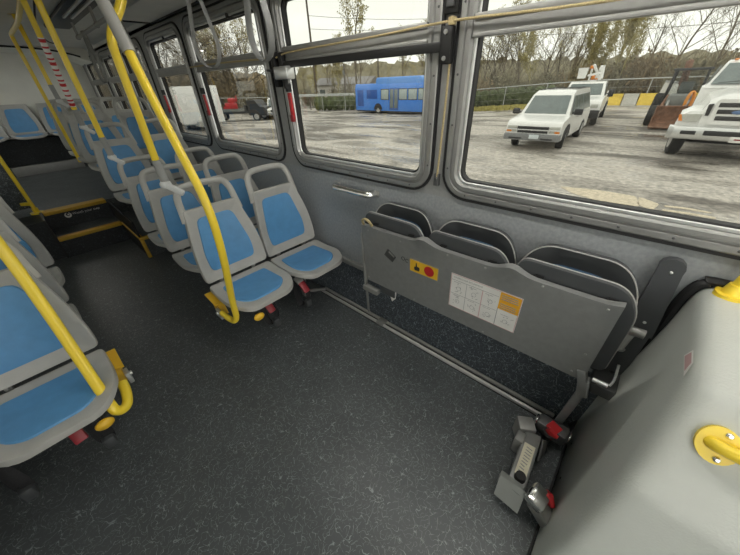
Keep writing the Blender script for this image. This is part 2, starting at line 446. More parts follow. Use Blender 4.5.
# ---- windows of the near wall
def window(i, y0, y1, red=False, latch=True):
    w = bpy.data.objects.new('window_%d' % i, None); COL.objects.link(w); w.location = (WX, (y0+y1)/2, WZ0); struct(w)
    w.empty_display_size = .05
    prof = [(-.004, 1.452), (-.004, 1.440), (.004, 1.434), (.026, 1.434), (.031, 1.441), (.036, 1.441), (.041, 1.431), (.058, 1.431), (.066, 1.452), (.074, 1.452), (.078, 1.492)]
    rings = []
    for d, x in prof:
        rings.append([(x, a, c) for a, c in rrect(y0+d, y1-d, WZ0+d, WZ1-d, max(.02, .125-d), 7)])
    k = MB(); k.loft(rings, cap=False); fr = k.build('window_frame', M['alu'], w, sharp=30)
    k = MB(); k.loft([[(x, a, c) for a, c in rrect(y0+d, y1-d, WZ0+d, WZ1-d, max(.02, .125-d), 7)] for d, x in ((-.014, 1.452), (-.014, 1.437), (-.001, 1.437), (-.001, 1.452))], cap=False)
    k.build('gasket', M['black'], w)
    k = MB(); k.loft([[(x, a, c) for a, c in rrect(y0+d, y1-d, WZ0+d, WZ1-d, .05, 6)] for d, x in ((.062, 1.456), (.068, 1.449), (.077, 1.449), (.080, 1.458))], cap=False)
    k.build('inner_bead', M['alub'], w)
    k = MB(); k.loft([[(x, a, c) for a, c in rrect(y0+d, y1-d, WZ0+d, WZ1-d, .05, 6)] for d, x in ((.079, 1.456), (.086, 1.460), (.086, 1.496))], cap=False)
    k.build('glazing_rubber', M['black'], w)
    k = MB(); k.bb(1.436, 1.490, y0+.062, y1-.062, 1.752, 1.812, .004); k.bb(1.428, 1.46, y0+.065, y1-.065, 1.795, 1.818, .004); k.bb(1.43, 1.46, y0+.065, y1-.065, 1.742, 1.757, .003)
    k.build('mullion', M['alud'], w)
    k = MB(); k.bb(1.484, 1.487, y0+.07, y1-.07, WZ0+.07, 1.76); k.build('lower_pane', M['glass'], w)
    k = MB(); k.bb(1.478, 1.481, y0+.07, y1-.07, 1.80, WZ1-.07); k.build('upper_pane', M['glass'], w)
    k = MB(); k.bb(1.470, 1.492, y0+.07, y1-.07, 2.035, 2.068, .004)
    if latch:
        k.bb(1.452, 1.475, y0+.15, y0+.4, 2.04, 2.065, .004); k.cyl((1.455, y0+.45, 2.055), (1.44, y0+.45, 2.055), .016)
    k.build('vent_latch', M['blackm'], w)
    k = MB(); n = max(4, int((y1-y0)/.18))
    for j in range(n+1):
        yy = y0+.13+(y1-y0-.26)*j/n
        k.ell((1.4335, yy, WZ0+.016), (.003, .005, .005), 8)
    for zz in (1.22, 1.42, 1.62, 1.86):
        k.ell((1.4335, y0+.016, zz), (.003, .005, .005), 8); k.ell((1.4335, y1-.016, zz), (.003, .005, .005), 8)
    k.build('screw_heads', M['steel'], w)
    if red:
        yy = y1-.075
        k = MB(); k.obox((1.428, yy, 1.40), (1.422, yy-.004, 1.565), .034, .016, (1, 0, 0), .006); h = k.build('release_handle', M['red'], w)
        k = MB(); k.bb(1.41, 1.435, yy-.016, yy+.016, 1.385, 1.43, .005); k.build('handle_grip', M['redd'], h)
        k = MB(); k.bb(1.41, 1.44, yy-.018, yy+.018, 1.57, 1.62, .005); k.build('handle_pivot', M['black'], h)
    return w
for i, (a, c) in enumerate(WIN): window(i+1, a, c, i in (1, 2, 3))

# plain window units of the far wall (out of the picture)
for i, (a, c) in enumerate(LW[:-1]):
    w = bpy.data.objects.new('window_%d' % (i+8), None); COL.objects.link(w); w.location = (LX, (a+c)/2, WZ0); struct(w)
    k = MB(); k.loft([[(x, p, q) for p, q in rrect(a+d, c-d, WZ0+d, WZ1-d, .1, 5)] for d, x in ((0, LX-.002), (0, LX+.012), (.06, LX+.016), (.07, LX-.04))], cap=False); k.build('window_frame', M['alu'], w)
    k = MB(); k.bb(LX-.05, LX+.01, a+.06, c-.06, 1.75, 1.81); k.build('mullion', M['alu'], w)
    k = MB(); k.bb(LX-.040, LX-.037, a+.06, c-.06, WZ0+.06, WZ1-.06); k.build('pane', M['glass'], w)

# ---- wall fittings
t = thing('grab_bar', 'chrome D-shaped grab handle on the grey wall below the window', 'handle', (1.45, 1.46, .99))
k = MB(); k.tube([(1.45, 1.645, .99), (1.415, 1.64, .99), (1.395, 1.60, .99), (1.392, 1.46, .99), (1.395, 1.33, .99), (1.415, 1.295, .99), (1.45, 1.29, .99)], .021, 10, 4, ry=.025); k.build('bar', M['chrome'], t)
for y in (1.645, 1.275):
    k = MB(); k.box((1.446, y, .99), (.008, .06, .04), None, .006); k.ell((1.441, y-.015, .99), (.003, .006, .006), 8); k.build('mount', M['alud'], t)

# black bar across window 2 with its pillar brackets
t = thing('window_guard_bar', 'flat black bar across the window behind the folded bench', 'bar', (1.41, 1.35, 1.73))
k = MB(); k.obox((1.412, .80, 1.722), (1.412, 2.06, 1.722), .012, .036, bev=.003); k.build('bar', M['blackm'], t)
k = MB(); k.bb(1.40, 1.436, .795, .845, 1.66, 1.79, .004); k.build('bracket', M['blackm'], t)
k = MB(); k.bb(1.40, 1.436, 2.03, 2.075, 1.66, 1.79, .004); k.build('bracket', M['blackm'], t)
for z in (1.68, 1.77):
    k = MB(); k.cyl((1.40, .82, z), (1.394, .82, z), .009, n=10); k.build('bolt', M['alud'], t)
t = thing('latch_box', 'black latch box on the pillar between the two nearest windows', 'latch', (1.45, .822, 1.87))
k = MB(); k.bb(1.425, 1.452, .79, .855, 1.83, 1.91, .004); k.build('plate', M['blackm'], t)
k = MB(); k.bb(1.415, 1.428, .805, .84, 1.85, 1.89, .003); k.build('catch', M['steel'], t)
t = thing('switch_box', 'silver switch box on the pillar above a red window release handle', 'switch box', (1.42, 2.08, 1.68))
k = MB(); k.bb(1.37, 1.435, 1.955, 2.105, 1.642, 1.715, .008); k.build('housing', M['alub'], t)
k = MB(); k.obox((1.385, 2.10, 1.69), (1.385, 2.20, 1.70), .02, .014, bev=.004); k.bb(1.40, 1.45, 2.12, 2.16, 1.60, 1.80, .005); k.build('bracket', M['blackm'], t)
k = MB(); k.cyl((1.41, 2.04, 1.645), (1.41, 2.04, 1.59), .017); k.build('plug', M['black'], t)

t = thing('pull_cord', 'tan pull cord strung along the window dividers', 'cord', (1.40, .8, 1.79))
k = MB(); k.tube([(1.405, 2.1, 1.765), (1.405, 1.97, 1.782), (1.403, 1.6, 1.788), (1.403, 1.2, 1.792), (1.405, .80, 1.803), (1.405, .4, 1.79), (1.405, -.2, 1.785), (1.405, -.7, 1.79)], .0048, 8, 3); k.build('cord', M['cord'], t)
k = MB(); k.tube([(1.408, 3.54, 1.785), (1.408, 2.9, 1.782), (1.408, 2.16, 1.765)], .006, 8, 3); k.build('cord', M['cord'], t)
k = MB(); k.box((1.41, .80, 1.803), (.03, .025, .028), None, .004); k.build('clip', M['cord'], t)
t = thing('drop_cord', 'tan cord hanging down the pillar to a small clasp', 'cord', (1.44, .82, 1.15))
k = MB(); k.tube([(1.42, .80, 1.80), (1.428, .808, 1.5), (1.432, .82, 1.17)], .005, 8, 4); k.build('cord', M['cord'], t)
k = MB(); k.bb(1.428, 1.452, .808, .838, 1.12, 1.185, .004); k.ell((1.43, .823, 1.16), (.006, .008, .01), 8); k.build('clasp', M['steel'], t)

# ceiling grab rail and hanging straps
t = thing('ceiling_rail', 'grey overhead grab rail carrying the hanging straps', 'rail', (.9, 3, CZ))
k = MB(); k.tube([(.9, -2.0, 2.10), (.9, 2.0, 2.10), (.9, 4.9, 2.10)], .016, 12); k.build('rail', M['alud'], t)
for y in (-1.5, .4, 2.6, 3.95, 4.85):
    k = MB(); k.cyl((.9, y, 2.10), (.9, y, CZ), .012); k.ell((.9, y, 2.10), (.022, .022, .022)); k.build('bracket', M['alud'], t)
def strap(y, label, x=.9, yaw=0, w=.075, z0=1.70, z1=2.10):
    t = thing('hanging_strap', label, 'strap', (x, y, z1), yaw, 'hanging grab straps')
    P = []
    prof = [(.012, z1), (.03, z1-.10), (w*.8, z1-.22), (w, z1-.30), (w*.75, z0+.03), (0, z0)]
    P = [(0, a, z-z1) for a, z in prof] + [(0, -a, z-z1) for a, z in prof[-2::-1]]
    k = MB(); k.tube(P, .016, 8, 5, ry=.005, up=(1, 0, 0)); k.build('loop', M['strap'], t, local=True)
    k = MB(); k.box((0, 0, -.005), (.036, .05, .055), None, .008); k.build('clip', M['alud'], t, local=True)
strap(1.97, 'loop strap hanging in front of the second window from the rear of the black bar', .9, .5, .07)
strap(1.43, 'nearest grey loop strap, hanging beside the silver switch box', .9, 0, .08)
strap(3.30, 'grey loop strap hanging just behind the twin yellow poles', .9, .15)
strap(4.55, 'farthest grey loop strap, near the roof hatch', .9, .1)
t = thing('roof_vent', 'dark roof vent grille with two silver bars in the ceiling', 'vent', (.84, 4.5, CZ))
k = MB(); k.bb(.74, .95, 3.55, 5.35, CZ-.03, CZ, .005); k.build('housing', M['blackm'], t)
for x in (.80, .86):
    k = MB(); k.bb(x-.01, x+.01, 3.55, 4.55, CZ-.045, CZ-.028, .003); k.build('bar', M['alub'], t)
t = thing('ceiling_cable', 'thin black cable hanging along the rear ceiling', 'cable', (.3, 5.5, 2.2))
k = MB(); k.tube([(.55, 3.6, 2.24), (.56, 4.1, 2.19), (.60, 4.8, 2.13), (.75, 5.6, 2.12), (1.0, 6.6, 2.2)], .007, 6, 5); k.build('cord', M['black'], t)

# ------------------------------------------------------------------ seats
REC = math.radians(11)
def back_map(cx, y0, z0, rec=REC):
    ca, sa = math.cos(rec), math.sin(rec)
    def f(u, v, w):
        bow = .05*(v/.6-.35)**2 - .006
        return V((cx+u, y0 + v*sa + bow - w*ca, z0 + v*ca + w*sa))
    return f
def pan_map(cx, y0, z0):
    def f(u, v, w):            # v runs from the rear edge to the front
        return V((cx+u, y0 - v, z0 + w + .02*(v/.4) - .035*max(0, v/.4-.72)**2*4 + .02*max(0, .15-v)/.15))
    return f
PAN_OUT = fillet([(-.232, 0), (.232, 0), (.236, .15), (.234, .31), (.165, .425), (-.165, .425), (-.234, .31), (-.236, .15)], [.03, .03, .12, .12, .12, .12, .12, .12], 4)
PAN_IN = fillet([(-.165, .05), (.165, .05), (.178, .29), (.11, .36), (-.11, .36), (-.178, .29)], [.03, .03, .05, .06, .06, .05], 4)
BACK_OUT = fillet([(-.230, 0), (.230, 0), (.236, .11), (.224, .26), (.188, .43), (.180, .495), (-.180, .495), (-.188, .43), (-.224, .26), (-.236, .11)], [.035, .035, .08, .12, .12, .012, .012, .12, .12, .08], 4)
BACK_IN = fillet([(-.158, .065), (.158, .065), (.168, .18), (.118, .435), (-.118, .435), (-.168, .18)], [.04, .04, .10, .05, .05, .10], 4)
def dish_back(u, v): return .034*min(1.3, (abs(u)/.2)**2.2) - .006
def dish_pan(u, v): return .016*min(1.2, (abs(u)/.2)**2.2)
def seat_module(root, cx, zs=.437, zb=.482, handle=True, sm='plastic', local=True):
    k = MB(); k.plate(PAN_OUT, pan_map(cx, -.005, zs), .034, dish_pan, ((.985, .004), (.93, .006), (.78, 0), (.5, -.004), (.2, -.006)))
    s = k.build('seat', M[sm], root, local=local)
    k = MB(); k.plate(PAN_IN, pan_map(cx, -.005, zs+.004), .012, lambda u, v: dish_pan(u, v)-.002, ((.97, .004), (.85, .006), (.5, .006)))
    k.build('seat_cushion', M['blue'], s, local=local)
    mp = back_map(cx, .03, zb)
    k = MB(); k.plate(BACK_OUT, mp, .04, dish_back, ((.985, .006), (.95, .008), (.86, 0), (.6, -.004), (.3, -.006)))
    bk = k.build('backrest', M[sm], root, local=local)
    k = MB(); k.plate(BACK_IN, mp, .014, lambda u, v: dish_back(u, v)+.003, ((.975, .005), (.85, .007), (.5, .006)))
    k.build('back_cushion', M['blue'], bk, local=local)
    if handle:
        P = [mp(u, v, -.012 + .012*abs(u)/.16) for u, v in [(-.184, .42), (-.176, .49), (-.168, .565), (-.140, .615), (-.075, .630), (.075, .630), (.140, .615), (.168, .565), (.176, .49), (.184, .42)]]
        k = MB(); k.tube(P, .017, 10, 4, ry=.022, up=(0, 1, .2)); k.build('grab_handle', M[sm], bk, local=local)
    for u in (-.125, .125):
        k = MB(); k.obox((cx+u, .03, zs-.02), (cx+u, .045, zb+.035), .026, .018, (0, 1, 0), .005); k.cyl((cx+u, .02, zs+.045), (cx+u, .005, zs+.045), .008, n=8)
        k.build('hinge_bracket', M['alud'], root, local=local)
def seat_frame(root, x0, x1, wall=True):
    k = MB(); k.obox((x0, -.02, .36), (x1-.003, -.02, .36), .05, .05, bev=.008)
    for x in (-.24, .24):
        k.obox((x-.06, .06, .375), (x-.06, -.34, .40), .03, .03, bev=.006); k.obox((x+.06, .06, .375), (x+.06, -.34, .40), .03, .03, bev=.006)
    k.build('frame', M['steel'], root, local=True)
    k = MB(); k.bb(x1-.03, x1, -.08, .06, .28, .44, .006) if x1 > 0 else k.bb(x0, x0+.03, -.08, .06, .28, .44, .006)
    k.build('wall_bracket', M['steel'], root, local=True)

RX, PX = .922, .2375
R1 = thing('double_seat', 'blue and grey double seat nearest the folded bench, yellow pole at its aisle side', 'bus seat', (RX, 1.95, 0), 0, 'double seats on the window side')
for s in (-1, 1): seat_module(R1, s*PX)
seat_frame(R1, -.40, .49)
rows = [(2.67, 0, 'double seat in the second row on the window side, behind the front pair'),
        (3.32, 0, 'double seat in the third row on the window side, under the silver pole clamp'),
        (4.16, .235, 'double seat on the low orange-edged platform beside the steps'),
        (4.92, .445, 'double seat on the window side at the top of the steps'),
        (5.68, .445, 'double seat two rows ahead of the rear bench on the window side'),
        (6.42, .445, 'double seat just ahead of the rear bench on the window side')]
RS = [R1]
for y, z, lab in rows:
    c = copy_tree(R1); c.location = (RX, y, z); c['label'] = lab; RS.append(c)
LXC = -.64
lrows = [(1.83, 0, 'nearest double seat on the left, cut by the photo edge, behind a thick yellow pole'),
         (2.48, 0, 'second double seat on the left, its grey backrest edge showing behind the nearest one'),
         (3.22, 0, 'third double seat on the left, beside the floor step'),
         (5.95, .445, 'left double seat on the raised floor behind the speckled panel')]
LS = []
for y, z, lab in lrows:
    c = copy_tree(R1); c.location = (LXC + (.008 if y < 2 else -.03), y, z); c['label'] = lab; c['group'] = 'double seats on the far side'; LS.append(c)
    for ch in c.children:
        if ch.name.startswith(('frame', 'wall_bracket')):
            ch.scale = (-1, 1, 1)

def fold_gear(root, side, n_belts):
    """yellow release bracket at the aisle edge, knob, buckles and belts under a flip seat; local coords, side=-1 aisle at -x"""
    ax = side*.485
    k = MB(); k.prism([(ax, .0, .375), (ax, -.02, .30), (ax, -.10, .275), (ax, -.15, .31), (ax, -.13, .385), (ax, -.06, .40)], (side*-.04, 0, 0))
    k.prism([(ax-side*.05, .02, .41), (ax+side*.02, .02, .41), (ax+side*.02, -.14, .395), (ax-side*.05, -.14, .395)], (0, 0, .012))
    k.build('release_bracket', M['amber'], root, local=True)
    k = MB(); k.box((ax+side*.012, -.14, .33), (.02, .06, .07), None, .004); k.cyl((ax+side*.02, -.14, .34), (ax+side*.032, -.14, .34), .012, n=10); k.build('bracket_plate', M['alub'], root, local=True)
    k = MB(); k.cyl((ax-side*.13, -.34, .37), (ax-side*.13, -.40, .365), .007, n=8); kn = k.build('release_lever', M['steel'], root, local=True)
    k = MB(); k.ell((ax-side*.13, -.42, .365), (.036, .02, .026), 14); k.build('knob', M['amber'], kn, local=True)
    for i in range(n_belts):
        x = ax - side*(.24+.30*i)
        k = MB(); k.obox((x, -.30, .385), (x+.01, -.37, .30), .05, .02, (0, 1, 0), .008); bk = k.build('belt_buckle', M['redd'], root, local=True)
        k = MB(); k.obox((x-.005, -.27, .40), (x, -.32, .37), .055, .024, (0, 1, 0), .006); k.build('buckle_frame', M['alud'], bk, local=True)
        k = MB(); k.tube([(x+.05, -.20, .40), (x+.06, -.26, .30), (x+.07, -.28, .20), (x+.05, -.24, .10), (x+.02, -.20, .14), (x+.03, -.16, .36)], .022, 8, 4, ry=.006, up=(1, 0, 0)); k.build('belt', M['belt'], root, local=True)
        k = MB(); k.box((x+.055, -.28, .13), (.05, .05, .07), None, .012); k.build('belt_tongue', M['dplastic'], root, local=True)
fold_gear(R1, -1, 2)
k = MB(); k.prism([(.15, -.12, .40), (.15, -.22, .40), (.15, -.19, .12), (.15, -.15, .12)], (.02, 0, 0)); k.obox((.16, -.17, .16), (.40, -.14, .04), .03, .02, bev=.004)
k.build('strut', M['alud'], R1, local=True)
fold_gear(LS[0], 1, 2)

# rear bench of five seats
t = thing('rear_bench', 'rear bench of joined grey seats with blue cushions under the white rear panel', 'bench', (.145, 8.34, .575))
for i in range(-2, 3): seat_module(t, i*.488 + .07, handle=False, zs=.455, zb=.445)
k = MB(); k.obox((-1.2, .0, .37), (1.25, .0, .37), .05, .05, bev=.006); k.build('frame', M['steel'], t, local=True)

# speckled modesty panel with a yellow stanchion at its aisle edge
t = thing('modesty_panel', 'blue-speckled modesty panel behind the left seats, beside the yellow stanchion', 'panel', (-.7, 5.3, .445))
k = MB(); k.bb(-1.16, -.215, 5.285, 5.31, .50, 1.12, .004); k.build('board', M['wallvinyl'], t)
k = MB(); k.tube([(-.215, 5.297, .50), (-.205, 5.297, .8), (-.215, 5.297, 1.12), (-.5, 5.297, 1.13), (-1.16, 5.297, 1.13)], .011, 8); k.build('edge_trim', M['alud'], t)
t = thing('stanchion', 'yellow floor stanchion with round flange at the top of the steps, left side', 'pole', (-.19, 5.2, .445))
k = MB(); k.tube([(-.19, 5.2, .45), (-.19, 5.2, 1.2), (-.19, 5.22, CZ)], .019, 12); k.build('tube', M['yellow'], t)
k = MB(); k.cyl((-.19, 5.2, .445), (-.19, 5.2, .462), .06, n=20); k.cyl((-.19, 5.2, .46), (-.19, 5.2, .51), .028, n=16); k.build('floor_flange', M['yellow'], t)
k = MB(); k.obox((-.19, 5.2, .56), (-.27, 5.29, .56), .035, .035, bev=.006); k.build('panel_clamp', M['yellow'], t)

# ---- yellow poles of the seats
def seat_pole(label, x, joint, top, sticker=None, ysleeve=None, grp=None):
    """pole from a seat-back clamp to the ceiling with a grey isolator joint"""
    t = thing('grab_pole', label, 'pole', joint, 0, 'yellow poles clamped to seat backs')
    j, p = V(joint), V(top)
    d = (p-j).normalized()
    a = j + d*.10; j = j - d*.035 + V((.006, 0, 0))
    k = MB(); k.tube([a, a.lerp(p, .5), p], .0185, 12, 4); k.build('tube', M['yellow'], t)
    k = MB(); k.tube([j, a+d*.01], .0215, 12); k.build('isolator', M['sleeve'], t)
    k = MB(); k.obox(j+V((-.015, -.01, .008)), j+V((.052, -.04, -.055)), .028, .032, bev=.01); k.ell(j, (.03, .03, .024)); k.build('clamp', M['clampgrey'], t)
    if sticker:
        q0, q1 = a.lerp(p, sticker[0]), a.lerp(p, sticker[1])
        k = MB(); k.tube([q0, q1], .0195, 12); s = k.build('warning_sticker', M['white'], t)
        n = 13
        k = MB()
        for i in range(n):
            e0 = q0.lerp(q1, (i+.2)/n); e1 = q0.lerp(q1, (i+(.8 if i % 4 == 0 else .52))/n)
            k.tube([e0, e1], .0202, 12)
        k.build('sticker_print', M['red'], s)
    k = MB(); k.cyl(p, p+V((0, 0, .01)), .045, n=16); k.build('ceiling_flange', M['yellow'], t)
    return t
t4 = thing('grab_pole', 'yellow pole with a silver clamp on the front seat pair, kinked forward near the ceiling', 'pole', (.48, 2.06, 1.19), 0, 'yellow poles clamped to seat backs')
k = MB(); k.tube([(.48, 2.06, 1.27), (.48, 2.03, 1.50), (.48, 2.0, 1.72), (.482, 1.985, 1.79), (.51, 1.99, 1.85), (.575, 2.0, 1.93), (.60, 2.0, 2.0), (.605, 2.0, CZ)], .0185, 12, 5); k.build('tube', M['yellow'], t4)
k = MB(); k.tube([(.486, 2.075, 1.135), (.48, 2.06, 1.285)], .0225, 12); k.build('isolator', M['sleeve'], t4)
k = MB(); k.obox((.475, 2.06, 1.15), (.542, 2.01, 1.085), .03, .036, bev=.01); k.ell((.482, 2.07, 1.145), (.032, .03, .026)); k.build('clamp', M['clampgrey'], t4)
seat_pole('yellow pole with a silver clamp, third from the right, ending over the third row', .45, (.445, 3.12, 1.225), (.45, 3.02, CZ))
seat_pole('yellow pole wrapped in a red and white warning sticker', .45, (.45, 3.80, 1.40), (.45, 3.52, CZ), (.04, .62))
seat_pole('yellow pole ending in a grey joint in front of the white rear panel', .5, (.49, 4.86, 1.59), (.50, 4.88, CZ))

t = thing('grab_pole', 'bent yellow pole with grey upper sleeve, hooked under the front aisle seat', 'pole', (.45, 1.6, .37), 0, 'bent yellow poles fixed under flip seats')
k = MB(); k.tube([(.425, 1.75, .372), (.430, 1.67, .365), (.440, 1.605, .375), (.451, 1.577, .425), (.452, 1.55, .55), (.453, 1.435, .92), (.456, 1.425, 1.17), (.464, 1.55, 1.38), (.472, 1.69, 1.60), (.478, 1.785, 1.77)], .0185, 14, 5); k.build('tube', M['yellow'], t)
k = MB(); k.tube([(.478, 1.77, 1.74), (.478, 1.855, 1.90), (.478, 1.94, 2.06), (.478, 1.97, CZ)], .0245, 14, 3); k.build('grey_sleeve', M['plastic'], t)
t = thing('grab_pole', 'nearest bent yellow pole across the left seat at the photo edge', 'pole', (-.235, 1.5, .4), 0, 'bent yellow poles fixed under flip seats')
k = MB(); k.tube([(-.165, 1.60, .375), (-.167, 1.55, .36), (-.18, 1.49, .345), (-.20, 1.462, .342), (-.222, 1.452, .358), (-.231, 1.465, .40), (-.232, 1.60, .565), (-.232, 1.77, .805), (-.232, 1.90, 1.08), (-.232, 1.93, 1.5), (-.232, 1.93, CZ-.004)], .022, 14, 5); k.build('tube', M['yellow'], t)
k = MB(); k.cyl((-.232, 1.93, CZ-.012), (-.232, 1.93, CZ), .045, n=16); k.build('ceiling_flange', M['yellow'], t)
t = thing('grab_pole', 'far bent yellow pole, leftmost, kinked near the ceiling', 'pole', (.46, 5.6, 1.0), 0, 'bent yellow poles fixed under flip seats')
k = MB(); k.tube([(.46, 5.62, .86), (.46, 5.6, 1.3), (.46, 5.58, 1.8), (.46, 5.57, 2.06), (.46, 5.54, 2.15), (.46, 5.40, 2.165), (.46, 4.5, 2.15), (.46, 3.7, 2.185), (.46, 3.3, 2.21), (.46, 3.2, CZ)], .0185, 12, 4); k.build('tube', M['yellow'], t)
k = MB(); k.cyl((.46, 3.2, CZ-.012), (.46, 3.2, CZ), .045, n=16); k.build('ceiling_flange', M['yellow'], t)

# ------------------------------------------------------------------ folded three-place bench
B = thing('folding_bench', 'folded-up three-place bench against the wall, grey steel underside facing the aisle', 'bench', (1.28, .52, 0))
xb, xt = 1.252, 1.222         # sheet: foot and top
def on_sheet(y, z, off=0):
    t = (z-.44)/.46; return V((xb + (xt-xb)*t - off, y, z))
# sheet with a wavy top lip, bent back a little between the seats
rows_ = []
N = 48
for j, zz in enumerate((.44, .46, .6, .75, .84, None, 'lip')):
    r = []
    for i in range(N+1):
        f = i/N; y = 1.205 - 1.325*f + (.025*f*(1 if j == 0 else 0))
        g = sum(math.exp(-((y-q)/.055)**2) for q in (.745, .285)) + .5*math.exp(-((y+.13)/.04)**2)
        top = .864 + .036*g + .012*f
        if zz is None: p = on_sheet(y, top)
        elif zz == 'lip': p = on_sheet(y, top+.006) + V((.022 + .016*g, 0, 0))
        else: p = on_sheet(y, zz)
        if j == 5 or zz == 'lip': p.x -= .018*g
        r.append(p)
    rows_.append(r)
k = MB()
F = [[k.bm.verts.new(p) for p in r] for r in rows_]
G = [[k.bm.verts.new(p + V((.004, 0, -.002 if j > 5 else 0))) for p in r] for j, r in enumerate(rows_)]
for j in range(len(F)-1):
    for i in range(N):
        k.bm.faces.new((F[j][i], F[j][i+1], F[j+1][i+1], F[j+1][i])); k.bm.faces.new((G[j][i], G[j+1][i], G[j+1][i+1], G[j][i+1]))
for i in range(N):
    k.bm.faces.new((F[0][i], G[0][i], G[0][i+1], F[0][i+1])); k.bm.faces.new((F[-1][i], F[-1][i+1], G[-1][i+1], G[-1][i]))
for j in range(len(F)-1):
    k.bm.faces.new((F[j][0], F[j+1][0], G[j+1][0], G[j][0])); k.bm.faces.new((F[j][-1], G[j][-1], G[j+1][-1], F[j+1][-1]))
SH = k.build('underside_sheet', M['panel'], B, sharp=50)
for y, z in [(1.15, .84), (.9, .84), (.6, .855), (.40, .855), (.15, .86), (-.08, .855), (-.085, .60), (-.07, .47), (.35, .455), (.8, .455), (1.18, .47)]:
    k = MB(); k.ell(on_sheet(y, z, .001), (.003, .006, .006), 8); k.build('rivet', M['alud'], SH)
# three seats standing on edge behind the sheet: pan (outer) and back (towards the wall)
PAN3 = fillet([(-.226, .0), (.226, .0), (.226, .33), (.165, .43), (-.20, .43), (-.226, .38)], [.03, .03, .12, .14, .05, .06], 5)
for i, yc in enumerate((.980, .517, .055)):
    def mp(u, v, w, yc=yc): return V((1.275 - w - .02*(v/.45), yc - u, .515 + v + .0*u))
    k = MB(); k.plate(PAN3, mp, .03, lambda u, v: 0, ((.985, .003), (.94, .004), (.6, 0), (.3, 0)))
    s = k.build('seat', M['dplastic'], B)
    k = MB(); k.tube([mp(u, v, -.010) + V((.006, 0, 0)) for u, v in PAN3], .0035, 6, closed=True); k.build('rim', M['plastic'], s)
    for u in (-.13, .13):
        k = MB()
        for dz in (0, .02): k.box(mp(u + dz*.4, .365+dz*.3, .007), (.006, .035, .012), None, .002)
        k.build('clip', M['black'], s)
    def mb(u, v, w, yc=yc): return V((1.355 - w + .085*(v/.5) - .05*(v/.5)**2, yc + .014 - u, .50 + v*.985))
    BK = fillet([(-.2, 0), (.2, 0), (.234, .2), (.234, .36), (.16, .488), (-.16, .488), (-.234, .36), (-.234, .2)], [.05, .05, .1, .14, .18, .18, .14, .1], 6)
    k = MB(); k.plate(BK, mb, .03, lambda u, v: .028*min(1.3, (abs(u)/.2)**2), ((.985, .004), (.94, .006), (.8, -.004), (.5, -.008), (.3, -.01)))
    s = k.build('backrest', M['dplastic'], B)
    k = MB(); k.plate([(u*.72, .06+v*.70) for u, v in BK], mb, .012, lambda u, v: .028*min(1.3, (abs(u)/.2)**2)-.006, ((.97, .008), (.85, .008), (.5, .006)))
    k.build('back_cushion', M['navy'], s)
    k = MB(); k.tube([mb(u, v, .012 + .02*min(1.3, (abs(u)/.2)**2)) for u, v in BK], .003, 6, closed=True); k.build('rim', M['plastic'], s)
# carrying frame, legs and latch
k = MB(); k.obox((1.30, 1.20, .46), (1.30, -.12, .46), .05, .05, bev=.006); k.obox((1.36, 1.20, .50), (1.36, -.16, .50), .05, .04, bev=.006); k.build('frame', M['steel'], B)
k = MB(); k.tube([(1.245, 1.215, .86), (1.25, 1.222, .60), (1.262, 1.222, .36), (1.355, 1.30, .02)], .009, 8, 3); k.build('leg', M['alud'], B)
k = MB(); k.obox((1.243, 1.219, .80), (1.262, 1.222, .34), .03, .012, (0, 1, 0), .003); k.build('side_strap', M['alud'], B)
k = MB(); k.bb(1.235, 1.275, 1.10, 1.235, .345, .385, .005); k.build('hinge', M['alud'], B)
k = MB(); k.obox((1.262, -.10, .50), (1.255, -.135, .40), .035, .045, (1, 0, 0), .006); k.obox((1.262, -.125, .45), (1.258, -.145, .36), .045, .05, (1, 0, 0), .006); k.build('hinge', M['panel'], B)
k = MB(); k.obox((1.255, -.14, .40), (1.26, -.115, .03), .035, .022, (1, 0, 0), .006); k.build('leg', M['panel'], B)
k = MB(); k.tube([(1.23, 1.19, .87), (1.215, 1.185, .90), (1.215, 1.16, .915), (1.215, 1.13, .905), (1.23, 1.12, .875)], .008, 8, 4); k.build('pull_loop', M['cord'], B)
k = MB(); k.prism([(1.262, 1.01, .44), (1.262, .95, .44), (1.262, .955, .375), (1.262, .985, .34), (1.262, 1.00, .375)], (.003, 0, 0)); k.build('paper_tag', M['white'], B)
k = MB(); k.box((1.268, 1.02, .41), (.03, .12, .06), None, .006); k.build('buckle_pouch', M['dplastic'], B)
k = MB(); k.cyl((1.26, -.15, .47), (1.255, -.205, .475), .010); k.tube([(1.26, -.21, .475), (1.28, -.216, .50), (1.30, -.205, .57)], .005, 8, 4); k.build('latch_rod', M['alub'], B)
k = MB(); k.bb(1.27, 1.40, -.265, -.15, .38, .44, .006); k.build('lock_housing', M['steel'], B)
# decals on the sheet
ex = V((0, -1, 0)); ey = (on_sheet(0, .9)-on_sheet(0, .44)).normalized()
def dec(name, y0, y1, z0, z1, m, off, par, r=.004):
    k = MB(); k.prism([on_sheet(y0, z0, off), on_sheet(y1, z0, off), on_sheet(y1, z1, off), on_sheet(y0, z1, off)], (-.0006, 0, 0)); return k.build(name, m, par)
D1 = dec('warning_sticker', .834, .643, .667, .753, M['amber'], .0015, B)
k = MB()
for a in ((.834, .643, .667, .670), (.834, .643, .750, .753), (.834, .831, .667, .753), (.646, .643, .667, .753)):
    k.prism([on_sheet(a[0], a[2], .002), on_sheet(a[1], a[2], .002), on_sheet(a[1], a[3], .002), on_sheet(a[0], a[3], .002)], (-.0004, 0, 0))
k.build('border', M['inkg'], D1)
k = MB(); k.prism([on_sheet(.702+.032*math.cos(q*PI/12), .710+.032*math.sin(q*PI/12), .0022) for q in range(24)], (-.0004, 0, 0)); k.build('red_dot', M['red'], D1)
